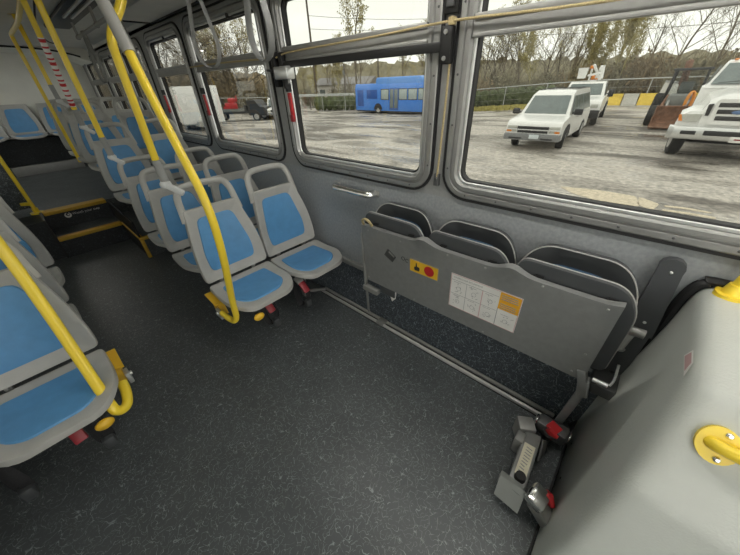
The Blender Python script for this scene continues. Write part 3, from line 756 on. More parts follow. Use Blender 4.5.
hand = [(-.018, -.022), (.012, -.022), (.016, -.008), (.014, .004), (.006, .006), (-.002, .006), (-.004, .030), (-.010, .030), (-.011, .004), (-.020, .000), (-.022, -.006)]
k = MB(); k.prism([on_sheet(.780-u, .706+v, .0022) for u, v in hand], (-.0004, 0, 0)); k.build('hand_symbol', M['ink'], D1)
k = MB(); k.tube([on_sheet(.786+.014*math.cos(q*PI/8), .738+.012*math.sin(q*PI/8), .0024) for q in range(0, 9)], .0018, 6); k.build('press_arc', M['orangeprint'], D1)
D2 = dec('instruction_placard', .566, .205, .540, .762, M['white'], .0015, B)
k = MB()
def ln(y0, z0, y1, z1, w=.0025, off=.0024):
    k.obox(on_sheet(y0, z0, off), on_sheet(y1, z1, off), .0006, w, (0, 0, 1) if abs(y1-y0) > abs(z1-z0) else (0, 1, 0))
for a in ((.563, .542, .208, .542), (.563, .759, .208, .759), (.563, .542, .563, .759), (.208, .542, .208, .759)): ln(*a, w=.003)
k.build('border', M['pink'], D2)
k = MB()
ln(.56, .724, .31, .724, .002); ln(.475, .545, .475, .724, .002); ln(.305, .545, .305, .66, .003); ln(.56, .635, .31, .635, .002)
k.build('grid', M['inkg'], D2)
k = MB(); ln(.39, .545, .39, .724, .004); k.build('centre_rule', M['pink'], D2)
D3 = dec('orange_notice', .305, .209, .655, .757, M['orangeprint'], .0026, D2)
k = MB()
for z in (.742, .730, .718, .690, .678, .666): ln(.297, z, .297-.07-.01*random.random(), z, .004, .0036)
k.build('print', M['inkg'], D3)
rr = random.Random(3)
for cy in (.517, .432, .347, .257):
    for cz in (.675, .588):
        if cy < .3 and cz > .63: continue
        k = MB()
        for q in range(7):
            y, z = cy+rr.uniform(-.024, .024), cz+rr.uniform(-.028, .03); a = rr.uniform(0, PI); l = rr.uniform(.005, .014)
            ln(y, z, y+l*math.cos(a), z+l*math.sin(a), .0022)
        k.tube([on_sheet(cy+.012*math.cos(q*PI/6), cz+.012*math.sin(q*PI/6), .0024) for q in range(12)], .0011, 5, closed=True)
        ln(cy+.03, cz+.038, cy-.01, cz+.038, .002)
        k.build('diagram', M['inkg'], D2)
text('WHEELCHAIR SECUREMENT', .0125, M['inkg'], 'lettering', D2, frame(on_sheet(.55, .738, .0024), ex, ey))
k = MB(); k.prism([on_sheet(.995, .761, .0015), on_sheet(.933, .72, .0015), on_sheet(.963, .674, .0015), on_sheet(1.027, .708, .0015)], (-.0006, 0, 0)); D4 = k.build('grey_sticker', M['steel'], B)
k = MB(); k.prism([on_sheet(.985, .748, .0022), on_sheet(.945, .722, .0022), on_sheet(.951, .712, .0022), on_sheet(.992, .738, .0022)], (-.0004, 0, 0)); k.build('print', M['alud'], D4)
text('OC', .036, M['ink'], 'lettering', B, frame(on_sheet(.898, .722, .002), (0, -1, -.18), (0, -.18, 1)))

t = thing('restraint_arm', 'dark grey rounded-end fold-down arm on the wall right of the bench', 'arm', (1.40, -.2, .7))
Q = [(1.395, y-.012, z-.015) for y, z in [( -.155, .70), (-.150, 1.01)] + [(-.185 + .038*math.cos(a*PI/6), 1.02 + .032*math.sin(a*PI/6)) for a in range(0, 7)] + [(-.222, 1.0), (-.250, .70)]]
k = MB(); k.prism(Q, (.03, 0, 0)); k.build('bar', M['dplastic'], t)
for y, z in ((-.202, .985), (-.215, .75)):
    k = MB(); k.ell((1.394, y, z), (.003, .006, .006), 8); k.build('screw', M['alub'], t)
k = MB(); k.bb(1.40, 1.448, -.255, -.135, .40, .72, .006); k.build('mount', M['dplastic'], t)
k = MB(); k.obox((1.385, -.20, .71), (1.37, -.185, .59), .026, .022, (1, 0, 0), .006); k.cyl((1.385, -.235, .70), (1.385, -.165, .70), .02); k.ell((1.372, -.186, .60), (.016, .022, .014)); k.build('latch_lever', M['alud'], t)

# ------------------------------------------------------------------ moulded wheel cover
C = thing('wheel_cover', 'large pale moulded wheel-housing cover at the right edge', 'cover', (1.1, -.8, 0))
def wc_ring(d, yoff):
    """closed XZ section of the cover at inset d"""
    P = [(1.448, .0), (.60+d*.6, .0), (.65+d, .30), (.745+d, .61-d*.2), (.93+d, .90-d), (1.12, .945-d), (1.448, .958-d)]
    Q = fillet(P, [.001, .02, .04, .022, .03, .05, .001], 6); out = []
    for (a, c) in zip(Q, Q[1:] + Q[:1]):          # holding points keep the flats flat
        out.append(a); l = math.hypot(c[0]-a[0], c[1]-a[1])
        for f in ((.12, .88) if l > .03 else (.3, .7)): out.append((a[0]+(c[0]-a[0])*f, a[1]+(c[1]-a[1])*f))
    return [(x, yoff, z) for x, z in out]
secs = []
def rear_y(z): return -.195 - .108*(z/.95)
# rear wall leans with height; rounded shoulder rings
for d, s in ((.16, -.0), (.06, .0), (.048, .0), (.032, .003), (.014, .010), (.004, .024), (0, .042), (0, .055), (0, .07)):
    r = wc_ring(d, 0); secs.append([(x, rear_y(z) - s, z) for x, y, z in r])
secs.append([(x, -1.3, z) for x, y, z in wc_ring(0, 0)]); secs.append([(x, -1.5, z) for x, y, z in wc_ring(0, 0)]); secs.append([(x, -1.6, z) for x, y, z in wc_ring(.06, 0)])
k = MB(); k.loft(secs, cap=True); CB = k.build('shell', M['frp'], C, sharp=75)
k = MB(); k.tube([(1.345, -.188, .004), (1.40, -.215, .06), (1.425, -.235, .15), (1.436, -.262, .37), (1.436, -.272, .66), (1.440, -.272, .84), (1.440, -.285, .93), (1.440, -.315, .962), (1.440, -.42, .975), (1.440, -1.5, .975)], .017, 8, 4); k.build('seal', M['black'], C)
k = MB(); k.tube([(.55, -.19, .004), (1.36, -.19, .004)], .006, 6); k.build('floor_seal', M['black'], C)
for x, z in ((1.0, .07), (.8, .07), (1.2, .07)):
    k = MB(); k.ell((x, rear_y(z)+.001, z), (.006, .003, .006), 8); k.build('screw', M['steel'], C)
k = MB(); P0 = V((1.05, 0, .87)); 
def on_rear(x, z): return V((x, rear_y(z)+.002, z))
sh_ = V((0, .004, -.006))
k.prism([on_rear(1.092, .875)+sh_, on_rear(1.078, .914)+sh_, on_rear(1.016, .913)+sh_, on_rear(.99, .876)+sh_], (0, .0006, 0)); S = k.build('sticker', M['white'], C)
k = MB(); k.prism([on_rear(1.082, .880)+sh_+V((0, .001, 0)), on_rear(1.072, .908)+sh_+V((0, .001, 0)), on_rear(1.022, .907)+sh_+V((0, .001, 0)), on_rear(1.01, .880)+sh_+V((0, .001, 0))], (0, .0004, 0)); k.build('print', M['pink'], S)

t = thing('grab_bar', 'yellow grab handle with oval screwed flange on the pale wheel cover', 'handle', (.83, -.46, .72))
nx = V((-.843, 0, .538)).normalized()          # outward normal of the sloping side
ox = V((.866, -.381, .80))
ax_ = V((0, -1, 0)); az = nx.cross(ax_)
k = MB(); k.prism([ox + ax_*(.041*math.cos(q*PI/12)) + az*(.041*math.sin(q*PI/12)*1.2) + V((0,0,0)) for q in range(24)], nx*.012); k.build('flange', M['yellow'], t)
k = MB(); k.tube([ox+nx*.006-ax_*.012, ox+nx*.022-ax_*.004, ox+nx*.032+ax_*.03, ox+nx*.036+ax_*.08, ox+nx*.036+ax_*.34, ox+nx*.03+ax_*.39, ox+nx*.005+ax_*.42], .0165, 14, 4); k.build('bar', M['yellow'], t)
k = MB(); k.prism([ox + ax_*(.42+.041*math.cos(q*PI/12)) + az*(.058*math.sin(q*PI/12)) for q in range(24)], nx*.012); k.build('flange', M['yellow'], t)
for sgn in (-1, 1):
    k = MB(); k.ell(ox + az*(.034*sgn) + ax_*.008 + nx*.010, (.009, .009, .009), 12); k.cyl(ox+az*(.034*sgn)+ax_*.008+nx*.015, ox+az*(.034*sgn)+ax_*.008+nx*.0205, .004, n=6)
    k.build('screw', M['chrome'], t)
t = thing('stanchion', 'yellow post rising from the top of the pale wheel cover', 'pole', (1.40, -.365, .955))
k = MB(); k.cyl((1.40, -.365, .948), (1.40, -.365, .966), .042, n=20); k.cyl((1.40, -.365, .96), (1.40, -.365, 1.0), .03, .021, n=16); k.build('flange', M['yellow'], t)
k = MB(); k.tube([(1.40, -.365, .97), (1.40, -.39, 1.2), (1.40, -.45, 1.6), (1.40, -.47, CZ)], .019, 12, 3); k.build('tube', M['yellow'], t)

# ------------------------------------------------------------------ wheelchair securement unit on the floor
t = thing('securement_unit', 'grey wheelchair securement unit with red buckles on the floor beside the pale cover', 'securement', (.98, -.08, 0))
k = MB(); k.obox((1.12, -.045, .055), (.80, -.062, .055), .075, .09, bev=.01); k.build('body', M['panel'], t)
k = MB(); k.obox((1.04, -.05, .103), (.87, -.060, .103), .048, .003); lb = k.build('label_plate', mat('yellowed_label', (.70, .66, .52), .5), t)
k = MB(); rr = random.Random(5)
for q in range(9):
    x = 1.02 - q*.016; k.obox((x, -.040 - .002*q*.3, .1055), (x-.004, -.062-.008*rr.random(), .1055), .004, .001)
k.build('print', M['inkg'], lb)
k = MB(); k.cyl((.862, -.062, .10), (.862, -.062, .125), .024, .021, n=18); k.build('knob', M['black'], t)
k = MB(); k.obox((1.165, .02, .06), (1.10, -.02, .06), .08, .12, bev=.008); k.bb(1.02, 1.08, -.02, .02, .0, .11, .006); k.build('anchor_block', M['alud'], t)
k = MB(); k.obox((1.20, -.035, .10), (1.19, -.175, .10), .075, .075, bev=.014); k.cyl((1.19, -.10, .05), (1.17, -.10, .01), .02); rt = k.build('retractor', M['steel'], t)
k = MB(); k.obox((1.19, -.085, .14), (1.17, -.135, .135), .055, .012, bev=.004); k.obox((1.155, -.085, .13), (1.145, -.13, .11), .02, .05, bev=.004); k.build('buckle', M['red'], rt)
k = MB(); k.tube([(1.15, -.075, .125), (1.135, -.10, .11), (1.14, -.135, .12)], .008, 8, 4); k.build('webbing', M['black'], rt)
for y in (-.032, -.18):
    k = MB(); k.ell((1.19, y, .115), (.035, .010, .028), 12); k.build('end_cap', M['chrome'], rt)
k = MB(); k.tube([(1.12, -.10, .09), (1.08, -.11, .05), (1.06, -.10, .01)], .014, 8, 4, ry=.006); k.obox((1.13, -.09, .07), (1.04, -.105, .02), .012, .04, bev=.003); k.build('lever', M['steel'], t)
k = MB(); k.prism([(.795, .006, .118), (.752, .0, .05), (.745, -.105, .05), (.80, -.10, .118)], (.012, 0, .004)); k.bb(.79, .84, -.09, .01, .05, .11, .005); k.build('foot_plate', M['hoegrey'], t)
k = MB(); k.obox((.815, -.135, .115), (.80, -.235, .03), .07, .06, bev=.012); r2 = k.build('retractor', M['alud'], t)
k = MB(); k.obox((.826, -.108, .14), (.815, -.178, .122), .095, .045, bev=.014); k.tube([(.80, -.10, .13), (.79, -.115, .12), (.785, -.13, .11)], .010, 8, 3); k.build('end_cap', M['chrome'], r2)
k = MB(); k.obox((.862, -.166, .145), (.836, -.194, .105), .022, .045, bev=.008); k.build('buckle', M['red'], r2)

# ------------------------------------------------------------------ the yard outside
def sm(t): t = max(0, min(1, t)); return t*t*(3-2*t)
def gz(x, y): return -.54 - .72*sm((y-3)/20)*sm((x-13)/14) - .35*sm((y-18)/14)*sm((x-8)/6)*(1-sm((x-13)/14))
def ground_mat():
    m = bpy.data.materials.new('wet_gravel'); m.use_nodes = True
    nt = m.node_tree; L = nt.links; p = nt.nodes['Principled BSDF']
    tc = nt.nodes.new('ShaderNodeTexCoord')
    def noise(s, d, dist=0, sc=(1, 1, 1)):
        mp = nt.nodes.new('ShaderNodeMapping'); mp.inputs['Scale'].default_value = sc
        L.new(tc.outputs['Object'], mp.inputs['Vector'])
        n = nt.nodes.new('ShaderNodeTexNoise'); n.inputs['Scale'].default_value = s; n.inputs['Detail'].default_value = d; n.inputs['Distortion'].default_value = dist
        L.new(mp.outputs['Vector'], n.inputs['Vector']); return n
    a = noise(.45, 8, .6, (1.2, .5, 1)); b_ = noise(9, 6); c = noise(.9, 4, .8, (1.6, .45, 1))
    r = nt.nodes.new('ShaderNodeValToRGB'); e = r.color_ramp.elements
    e[0].position = .42; e[0].color = (.16, .145, .13, 1); e[1].position = .57; e[1].color = (.50, .47, .43, 1)
    L.new(a.outputs['Fac'], r.inputs['Fac'])
    r2 = nt.nodes.new('ShaderNodeValToRGB'); e = r2.color_ramp.elements
    e[0].position = .3; e[0].color = (.6, .6, .6, 1); e[1].position = .7; e[1].color = (1.35, 1.32, 1.28, 1)
    L.new(b_.outputs['Fac'], r2.inputs['Fac'])
    mx = nt.nodes.new('ShaderNodeMix'); mx.data_type = 'RGBA'; mx.blend_type = 'MULTIPLY'; mx.inputs['Factor'].default_value = 1
    L.new(r.outputs['Color'], mx.inputs['A']); L.new(r2.outputs['Color'], mx.inputs['B'])
    L.new(mx.outputs['Result'], p.inputs['Base Color'])
    r3 = nt.nodes.new('ShaderNodeMapRange'); r3.inputs['From Min'].default_value = .52; r3.inputs['From Max'].default_value = .60
    r3.inputs['To Min'].default_value = .75; r3.inputs['To Max'].default_value = .18
    L.new(c.outputs['Fac'], r3.inputs['Value']); L.new(r3.outputs['Result'], p.inputs['Roughness'])
    bp = nt.nodes.new('ShaderNodeBump'); bp.inputs['Strength'].default_value = .5; bp.inputs['Distance'].default_value = .05
    L.new(b_.outputs['Fac'], bp.inputs['Height']); L.new(bp.outputs['Normal'], p.inputs['Normal'])
    return m
k = MB()
xs = [-60, -20, 0] + [2+i*1.2 for i in range(36)] + [50, 60, 80, 120]; ys = [-90, -60, -40, -25, -15] + [-10+i*1.5 for i in range(48)] + [70, 90, 130]
G_ = [[k.bm.verts.new((x, y, gz(x, y))) for y in ys] for x in xs]
for i in range(len(xs)-1):
    for j in range(len(ys)-1): k.bm.faces.new((G_[i][j], G_[i+1][j], G_[i+1][j+1], G_[i][j+1]))
gr_ = struct(k.build('ground', ground_mat(), sharp=80))
MUD = mat('tan_mud', (.62, .54, .41), .7, 0, 14, .22)
for poly in ([(7.98, 1.34), (8.15, .585), (8.1, -.05), (7.45, -.17), (7.35, .46), (7.6, 1.0)], [(8.1, -.10), (7.8, -.44), (7.33, -.36), (7.55, -.12)],
             [(7.77, -.50), (7.85, -.8), (7.8, -1.16), (7.72, -1.15), (7.75, -.8), (7.68, -.52)], [(7.52, -.5), (7.56, -.85), (7.54, -1.2), (7.44, -1.2), (7.46, -.85), (7.42, -.49)]):
    k = MB(); k.prism([(x, y, -.542) for x, y in fillet(poly, .08, 3)], (0, 0, .008)); k.build('mud_streak', MUD, gr_)

# wet mud tracks and puddles by the bus
k = MB()
def wheel(mb_t, mb_r, c, ax, r, w, turn=0):
    c = V(c); a = V(ax).normalized()
    if turn: a = Matrix.Rotation(turn, 3, 'Z') @ a
    R = []
    for d, q in ((-.5, .70), (-.5, .92), (-.36, 1), (.36, 1), (.5, .92), (.5, .70)):
        u = a.orthogonal().normalized(); v = a.cross(u)
        R.append([c + a*(w*d) + (u*math.cos(2*PI*i/22) + v*math.sin(2*PI*i/22))*r*q for i in range(22)])
    mb_t.loft(R)
    mb_r.cyl(c - a*w*.5*1.02, c + a*w*.5*1.02, r*.62, r*.62, 18); mb_r.cyl(c - a*w*.56, c + a*w*.56, r*.2, r*.2, 10)
def wheels(root, lst, ax=(0, 1, 0)):
    for (c, r, w, turn) in lst:
        k1, k2 = MB(), MB(); wheel(k1, k2, c, ax, r, w, turn)
        o = k1.build('wheel', M['tyre'], root, local=True); k2.build('rim', M['rim'], o, local=True)
def part(root, name, m, fn, sharp=38):
    k = MB(); fn(k); return k.build(name, m, root, local=True, sharp=sharp)
def side_prism(k, prof, hw, tw=None, bev=0):
    """car body: side profile (x,z) lofted between -hw and hw, top narrower by tw(z)"""
    tw = tw or (lambda z: 0)
    k.loft([[(x, s*(hw - tw(z) - e), z - (e*.3 if z > .6 else 0)) for x, z in prof] for s, e in ((-1, 0), (-.985, -.02), (.985, -.02), (1, 0))])

# --- white van (x forward)
def suv(loc, rz):
    t = thing('van', 'white passenger van with dark grille facing the bus across the wet gravel', 'van', loc, rz)
    W = .89
    part(t, 'body', M['carwhite'], lambda k: (side_prism(k, fillet([(-5.1, .34), (-5.12, 1.0), (-1.15, 1.06), (-.12, .93), (-.02, .82), (0, .45), (-.15, .34)], [.05, .1, .1, .12, .08, .05, .05], 4), W),
         k.loft([[(x, s*(W-.05-(z-1.0)*.24), z) for x, z in [(-5.08, 1.0), (-1.0, 1.0), (-1.75, 1.66), (-2.2, 1.78), (-4.9, 1.78), (-5.05, 1.6)]] for s in (-1, 1)])))
    def wsn(k):
        k.prism([(-1.12, -.70, 1.09), (-1.12, .70, 1.09), (-1.70, .61, 1.62), (-1.70, -.61, 1.62)], (.02, 0, .02))
    part(t, 'windscreen', M['carglass'], wsn)
    def sw(k):
        for s in (-1, 1):
            for a, b_, c, d in ((-1.35, -1.85, -2.35, -2.35), (-2.45, -2.45, -3.3, -3.3), (-3.4, -3.4, -4.85, -4.75)):
                y0, y1 = W-.03, W-.185
                k.prism([(a, s*y0, 1.09), (b_, s*y1, 1.62), (d, s*y1, 1.62), (c, s*y0, 1.09)], (0, s*.012, 0))
    part(t, 'side_window', M['carglass'], sw)
    part(t, 'grille', M['trimdark'], lambda k: (k.bb(-.06, .015, -.52, .52, .70, .79, .01), k.bb(-.06, .012, -.5, .5, .585, .66, .01)))
    def gb(k):
        k.bb(-.04, .03, -.86, .86, .665, .70, .01); k.prism([(.03, -.10, .672), (.03, -.04, .672), (.03, -.03, .66), (.03, .03, .66), (.03, .04, .672), (.03, .10, .672), (.03, .08, .695), (.03, .035, .695), (.03, .03, .708), (.03, -.03, .708), (.03, -.035, .695), (.03, -.08, .695)], (.01, 0, 0))
    part(t, 'grille_bar', M['alub'], gb)
    for s in (-1, 1):
        part(t, 'headlight', M['lamp'], lambda k: (k.bb(-.10, .012, s*.54, s*.86, .715, .80, .012), k.bb(-.08, .01, s*.54, s*.70, .60, .66, .01)))
        part(t, 'turn_signal', M['amberlens'], lambda k: k.bb(-.10, .008, s*.71, s*.875, .60, .66, .01))
        part(t, 'mirror', M['trimdark'], lambda k: (k.box((-1.25, s*1.05, 1.16), (.12, .26, .19), None, .04), k.obox((-1.25, s*.86, 1.12), (-1.25, s*1.0, 1.14), .05, .05)))
        part(t, 'wheel_arch', M['trimdark'], lambda k: k.prism([(-1.02+.46*math.cos(q*PI/10), s*(W+.025), .36+.44*math.sin(q*PI/10)) for q in range(11)] + [(-1.02-.36, s*(W+.025), .36), (-1.02+.36*.7, s*(W+.025), .36)], (0, -s*.1, 0)))
        part(t, 'door_handle', M['trimdark'], lambda k: (k.bb(-2.3, -2.15, s*(W+.01), s*(W+.03), .93, .96, .004), k.bb(-3.2, -3.05, s*(W+.01), s*(W+.03), .93, .96, .004)))
    def bp(k):
        k.loft([[(x, y, z) for x, z in [(-.25, .34), (.10, .36), (.13, .44), (.12, .54), (-.05, .57), (-.25, .57)]] for y in (-.91, .91)])
    bm = part(t, 'bumper', M['bumper'], bp)
    part(t, 'fog_slot', M['trimdark'], lambda k: (k.bb(.09, .135, -.72, -.28, .40, .45, .008), k.bb(.09, .135, .35, .72, .40, .45, .008)))
    part(t, 'licence_plate', mat('pale_plate', (.62, .68, .70), .5), lambda k: k.bb(.12, .145, -.03, .28, .42, .55, .004))
    part(t, 'roof_rack', M['trimdark'], lambda k: [k.obox((-2.3, s*.58, 1.80), (-4.8, s*.58, 1.80), .03, .025) for s in (-1, 1)] + [k.obox((x, -.58, 1.805), (x, .58, 1.805), .03, .02) for x in (-2.5, -3.6, -4.7)])
    part(t, 'wiper', M['trimdark'], lambda k: (k.obox((-1.12, -.55, 1.115), (-1.22, -.02, 1.20), .02, .02), k.obox((-1.12, .02, 1.115), (-1.22, .52, 1.20), .02, .02)))
    wheels(t, [((-1.02, -.78, .35), .35, .24, .16), ((-1.02, .78, .35), .35, .24, .16), ((-4.1, -.79, .35), .35, .24, 0), ((-4.1, .79, .35), .35, .24, 0)])
    return t
suv((11.75, 3.28, gz(12, 3.3)), PI + .03).scale = (.95, .95, .96)

# --- utility bucket truck behind the van
def bucket_truck(loc, rz):
    t = thing('bucket_truck', 'white utility truck with a folded bucket boom parked behind the van', 'truck', loc, rz)
    W = .95
    part(t, 'cab', M['carwhite'], lambda k: (side_prism(k, fillet([(-2.9, .5), (-2.9, 1.25), (-1.3, 1.25), (-.15, 1.12), (0, .95), (0, .5)], [.05, .1, .1, .15, .1, .05], 3), W),
        k.loft([[(x, s*(W-.06-(z-1.2)*.2), z) for x, z in [(-2.85, 1.2), (-1.1, 1.2), (-1.6, 1.78), (-1.8, 1.84), (-2.8, 1.84)]] for s in (-1, 1)])))
    part(t, 'windscreen', M['carglass'], lambda k: k.prism([(-1.18, -.74, 1.29), (-1.18, .74, 1.29), (-1.56, .68, 1.74), (-1.56, -.68, 1.74)], (.02, 0, .02)))
    part(t, 'side_window', M['carglass'], lambda k: [k.prism([(-1.5, s*(W-.06), 1.28), (-1.75, s*(W-.17), 1.74), (-2.6, s*(W-.17), 1.74), (-2.6, s*(W-.06), 1.28)], (0, s*.012, 0)) for s in (-1, 1)])
    part(t, 'bumper', M['trimdark'], lambda k: k.bb(-.2, .16, -.97, .97, .38, .72, .03))
    part(t, 'grille', M['trimdark'], lambda k: k.bb(-.05, .02, -.5, .5, .76, .96, .02))
    for s in (-1, 1):
        part(t, 'headlight', M['lamp'], lambda k: k.bb(-.06, .015, s*.56, s*.86, .80, .96, .02))
        part(t, 'mirror', M['trimdark'], lambda k: (k.box((-1.35, s*1.12, 1.36), (.10, .22, .32), None, .03), k.obox((-1.35, s*.9, 1.32), (-1.35, s*1.06, 1.36), .04, .04)))
    part(t, 'utility_box', M['carwhite'], lambda k: (k.bb(-6.2, -2.95, -.9, .9, .55, 1.3, .03)))
    bo = part(t, 'boom', M['carwhite'], lambda k: (k.cyl((-3.6, 0, 1.35), (-3.6, 0, 1.9), .22, .18), k.obox((-3.5, .1, 2.0), (-2.5, .30, 2.45), .12, .16, bev=.03), k.obox((-3.6, -.2, 1.9), (-2.6, -.10, 2.4), .10, .13, bev=.03), k.cyl((-2.9, .35, 1.9), (-2.5, -.05, 2.55), .06), k.cyl((-2.5, -.2, 2.1), (-2.5, .4, 2.2), .05), k.cyl((-2.6, .42, 1.95), (-2.55, .36, 2.5), .08)))
    part(t, 'bucket', M['carwhite'], lambda k: (k.loft([[(x, y, z) for x, y in rrect(-2.45-.24*s_, -2.45+.24*s_, -.45-.22*s_, -.45+.22*s_, .08, 3)] for z, s_ in ((1.98, .8), (2.40, 1), (2.44, 1.08))])))
    part(t, 'boom_joint', M['amberlens'], lambda k: (k.cyl((-2.6, -.2, 2.46), (-2.6, .0, 2.46), .07), k.cyl((-3.5, -.1, 2.0), (-3.5, .3, 2.0), .1)))
    wheels(t, [((-.95, -.82, .42), .42, .26, 0), ((-.95, .82, .42), .42, .26, 0), ((-4.9, -.82, .42), .42, .3, 0), ((-4.9, .82, .42), .42, .3, 0)])
    return t
bucket_truck((19.0, 3.55, gz(19, 2.6)), PI + .08)

# --- big white truck at the right
def big_truck(loc, rz):
    t = thing('truck', 'large white work truck with wide chrome bumper at the right edge of the window', 'truck', loc, rz)
    W = 1.0
    part(t, 'hood', M['carwhite'], lambda k: k.loft([[(x, y, z) for (y, z) in [(-w*.98, .86), (-w, 1.15), (-w*.86, h-.14), (-w*.5, h-.02), (0, h), (w*.5, h-.02), (w*.86, h-.14), (w, 1.15), (w*.98, .86)]] for x, w, h in ((0.0, .62, 1.48), (-.08, .70, 1.55), (-.5, .74, 1.62), (-1.15, .88, 1.72), (-1.4, .92, 1.74))]))
    for s in (-1, 1):
        part(t, 'fender', M['carwhite'], lambda k: k.loft([[(x, y, z) for (y, z) in [(s*.45, .84), (s*.45, h), (s*w*.8, h), (s*w*.97, h-.12), (s*w, .84)]] for x, w, h in ((-.02, 1.02, 1.10), (-.10, 1.10, 1.22), (-.55, 1.14, 1.32), (-1.0, 1.14, 1.30), (-1.35, 1.05, 1.18))]))
        h = part(t, 'headlight', M['lamp'], lambda k: k.loft([[(x, y, z) for y, z in ((s*.66, .96), (s*.96, .97), (s*1.03, 1.14), (s*.62, 1.15))] for x in (-.05, .015)]))
        part(t, 'turn_signal', M['amberlens'], lambda k: k.loft([[(x, y, z) for y, z in ((s*.90, .975), (s*1.05, .98), (s*1.085, 1.13), (s*.94, 1.135))] for x in (-.14, .012)]))
        part(t, 'side_vent', M['trimdark'], lambda k: k.prism([(.01, s*.50, 1.12), (.01, s*.57, 1.12), (.01, s*.60, 1.38), (.01, s*.50, 1.40)], (.02, 0, 0)))
    part(t, 'grille_surround', M['carwhite'], lambda k: k.loft([[(x, y, z) for y, z in rrect(-.47, .47, .92, 1.50, .08, 4)] for x in (-.1, .035)]))
    part(t, 'grille', M['trimdark'], lambda k: [k.bb(.0, .05, -.40+q*.02, .40-q*.02, 1.32-.15*q, 1.42-.15*q, .012) for q in range(3)])
    part(t, 'badge', mat('grille_badge', (.12, .2, .38), .3), lambda k: k.ell((.055, 0, 1.21), (.012, .11, .045), 16))
    part(t, 'cab', M['carwhite'], lambda k: (k.loft([[(x, s*W, z) for x, z in fillet([(-3.4, .6), (-3.4, 1.8), (-1.3, 1.76), (-1.3, .6)], .05, 3)] for s in (-1, 1)]),
        k.loft([[(x, s*(W-.06-(z-1.7)*.30), z) for x, z in fillet([(-3.35, 1.7), (-1.25, 1.7), (-1.85, 2.28), (-2.1, 2.36), (-3.3, 2.36)], [.02, .02, .1, .12, .1], 3)] for s in (-1, 1)])))
    part(t, 'windscreen', M['carglass'], lambda k: k.prism([(-1.30, -.84, 1.79), (-1.30, .84, 1.79), (-1.80, .70, 2.26), (-1.80, -.70, 2.26)], (.02, 0, .02)))
    part(t, 'side_window', M['carglass'], lambda k: [k.prism([(-1.55, s*(W-.05), 1.80), (-1.95, s*(W-.14), 2.24), (-2.9, s*(W-.14), 2.24), (-2.9, s*(W-.05), 1.80)], (0, s*.012, 0)) for s in (-1, 1)])
    part(t, 'wiper', M['trimdark'], lambda k: (k.obox((-1.30, -.7, 1.82), (-1.36, 0, 1.87), .025, .03), k.obox((-1.30, .05, 1.82), (-1.36, .72, 1.87), .025, .03)))
    part(t, 'roof_lamp', M['amberlens'], lambda k: [k.ell((-1.95, y, 2.36), (.06, .05, .03), 8) for y in (-.6, -.2, 0, .2, .6)])
    bp = part(t, 'bumper', M['alub'], lambda k: k.loft([[(x + (-.12 if abs(y) > 1.05 else 0), y, z) for x, z in fillet([(.05, .54), (.17, .56), (.19, .70), (.17, .86), (.05, .88)], .03, 3)] for y in (-1.17, -1.04, -.4, .4, 1.04, 1.17)]))
    part(t, 'bumper_slot', M['trimdark'], lambda k: (k.bb(.12, .2, -.42, .42, .67, .79, .02), k.bb(.12, .195, .56, .88, .67, .77, .02), k.bb(.12, .195, -.88, -.56, .67, .77, .02)))
    part(t, 'licence_plate', M['white'], lambda k: k.bb(.16, .205, .12, .44, .545, .68, .004))
    part(t, 'plate_print', M['redd'], lambda k: k.bb(.2, .2065, .20, .36, .60, .63))
    part(t, 'axle', M['trimdark'], lambda k: (k.obox((-1.0, -.9, .42), (-1.0, .9, .42), .14, .14), k.bb(-3.3, -.1, -.45, .45, .5, .8), k.bb(-7.6, -3.3, -.45, .45, .55, .8)))
    part(t, 'flat_deck', M['carwhite'], lambda k: (k.bb(-7.8, -3.55, -1.15, .72, .9, 1.1, .03), k.bb(-3.7, -3.55, -.8, .6, 1.1, 1.9, .03)))
    wheels(t, [((-.88, -.95, .44), .44, .28, .22), ((-.88, .98, .44), .44, .28, .22), ((-6.0, -.9, .44), .44, .5, 0), ((-6.0, .9, .44), .44, .5, 0)])
    return t
big_truck((12.55, -1.25, gz(12.5, -1.2)), PI - .10)

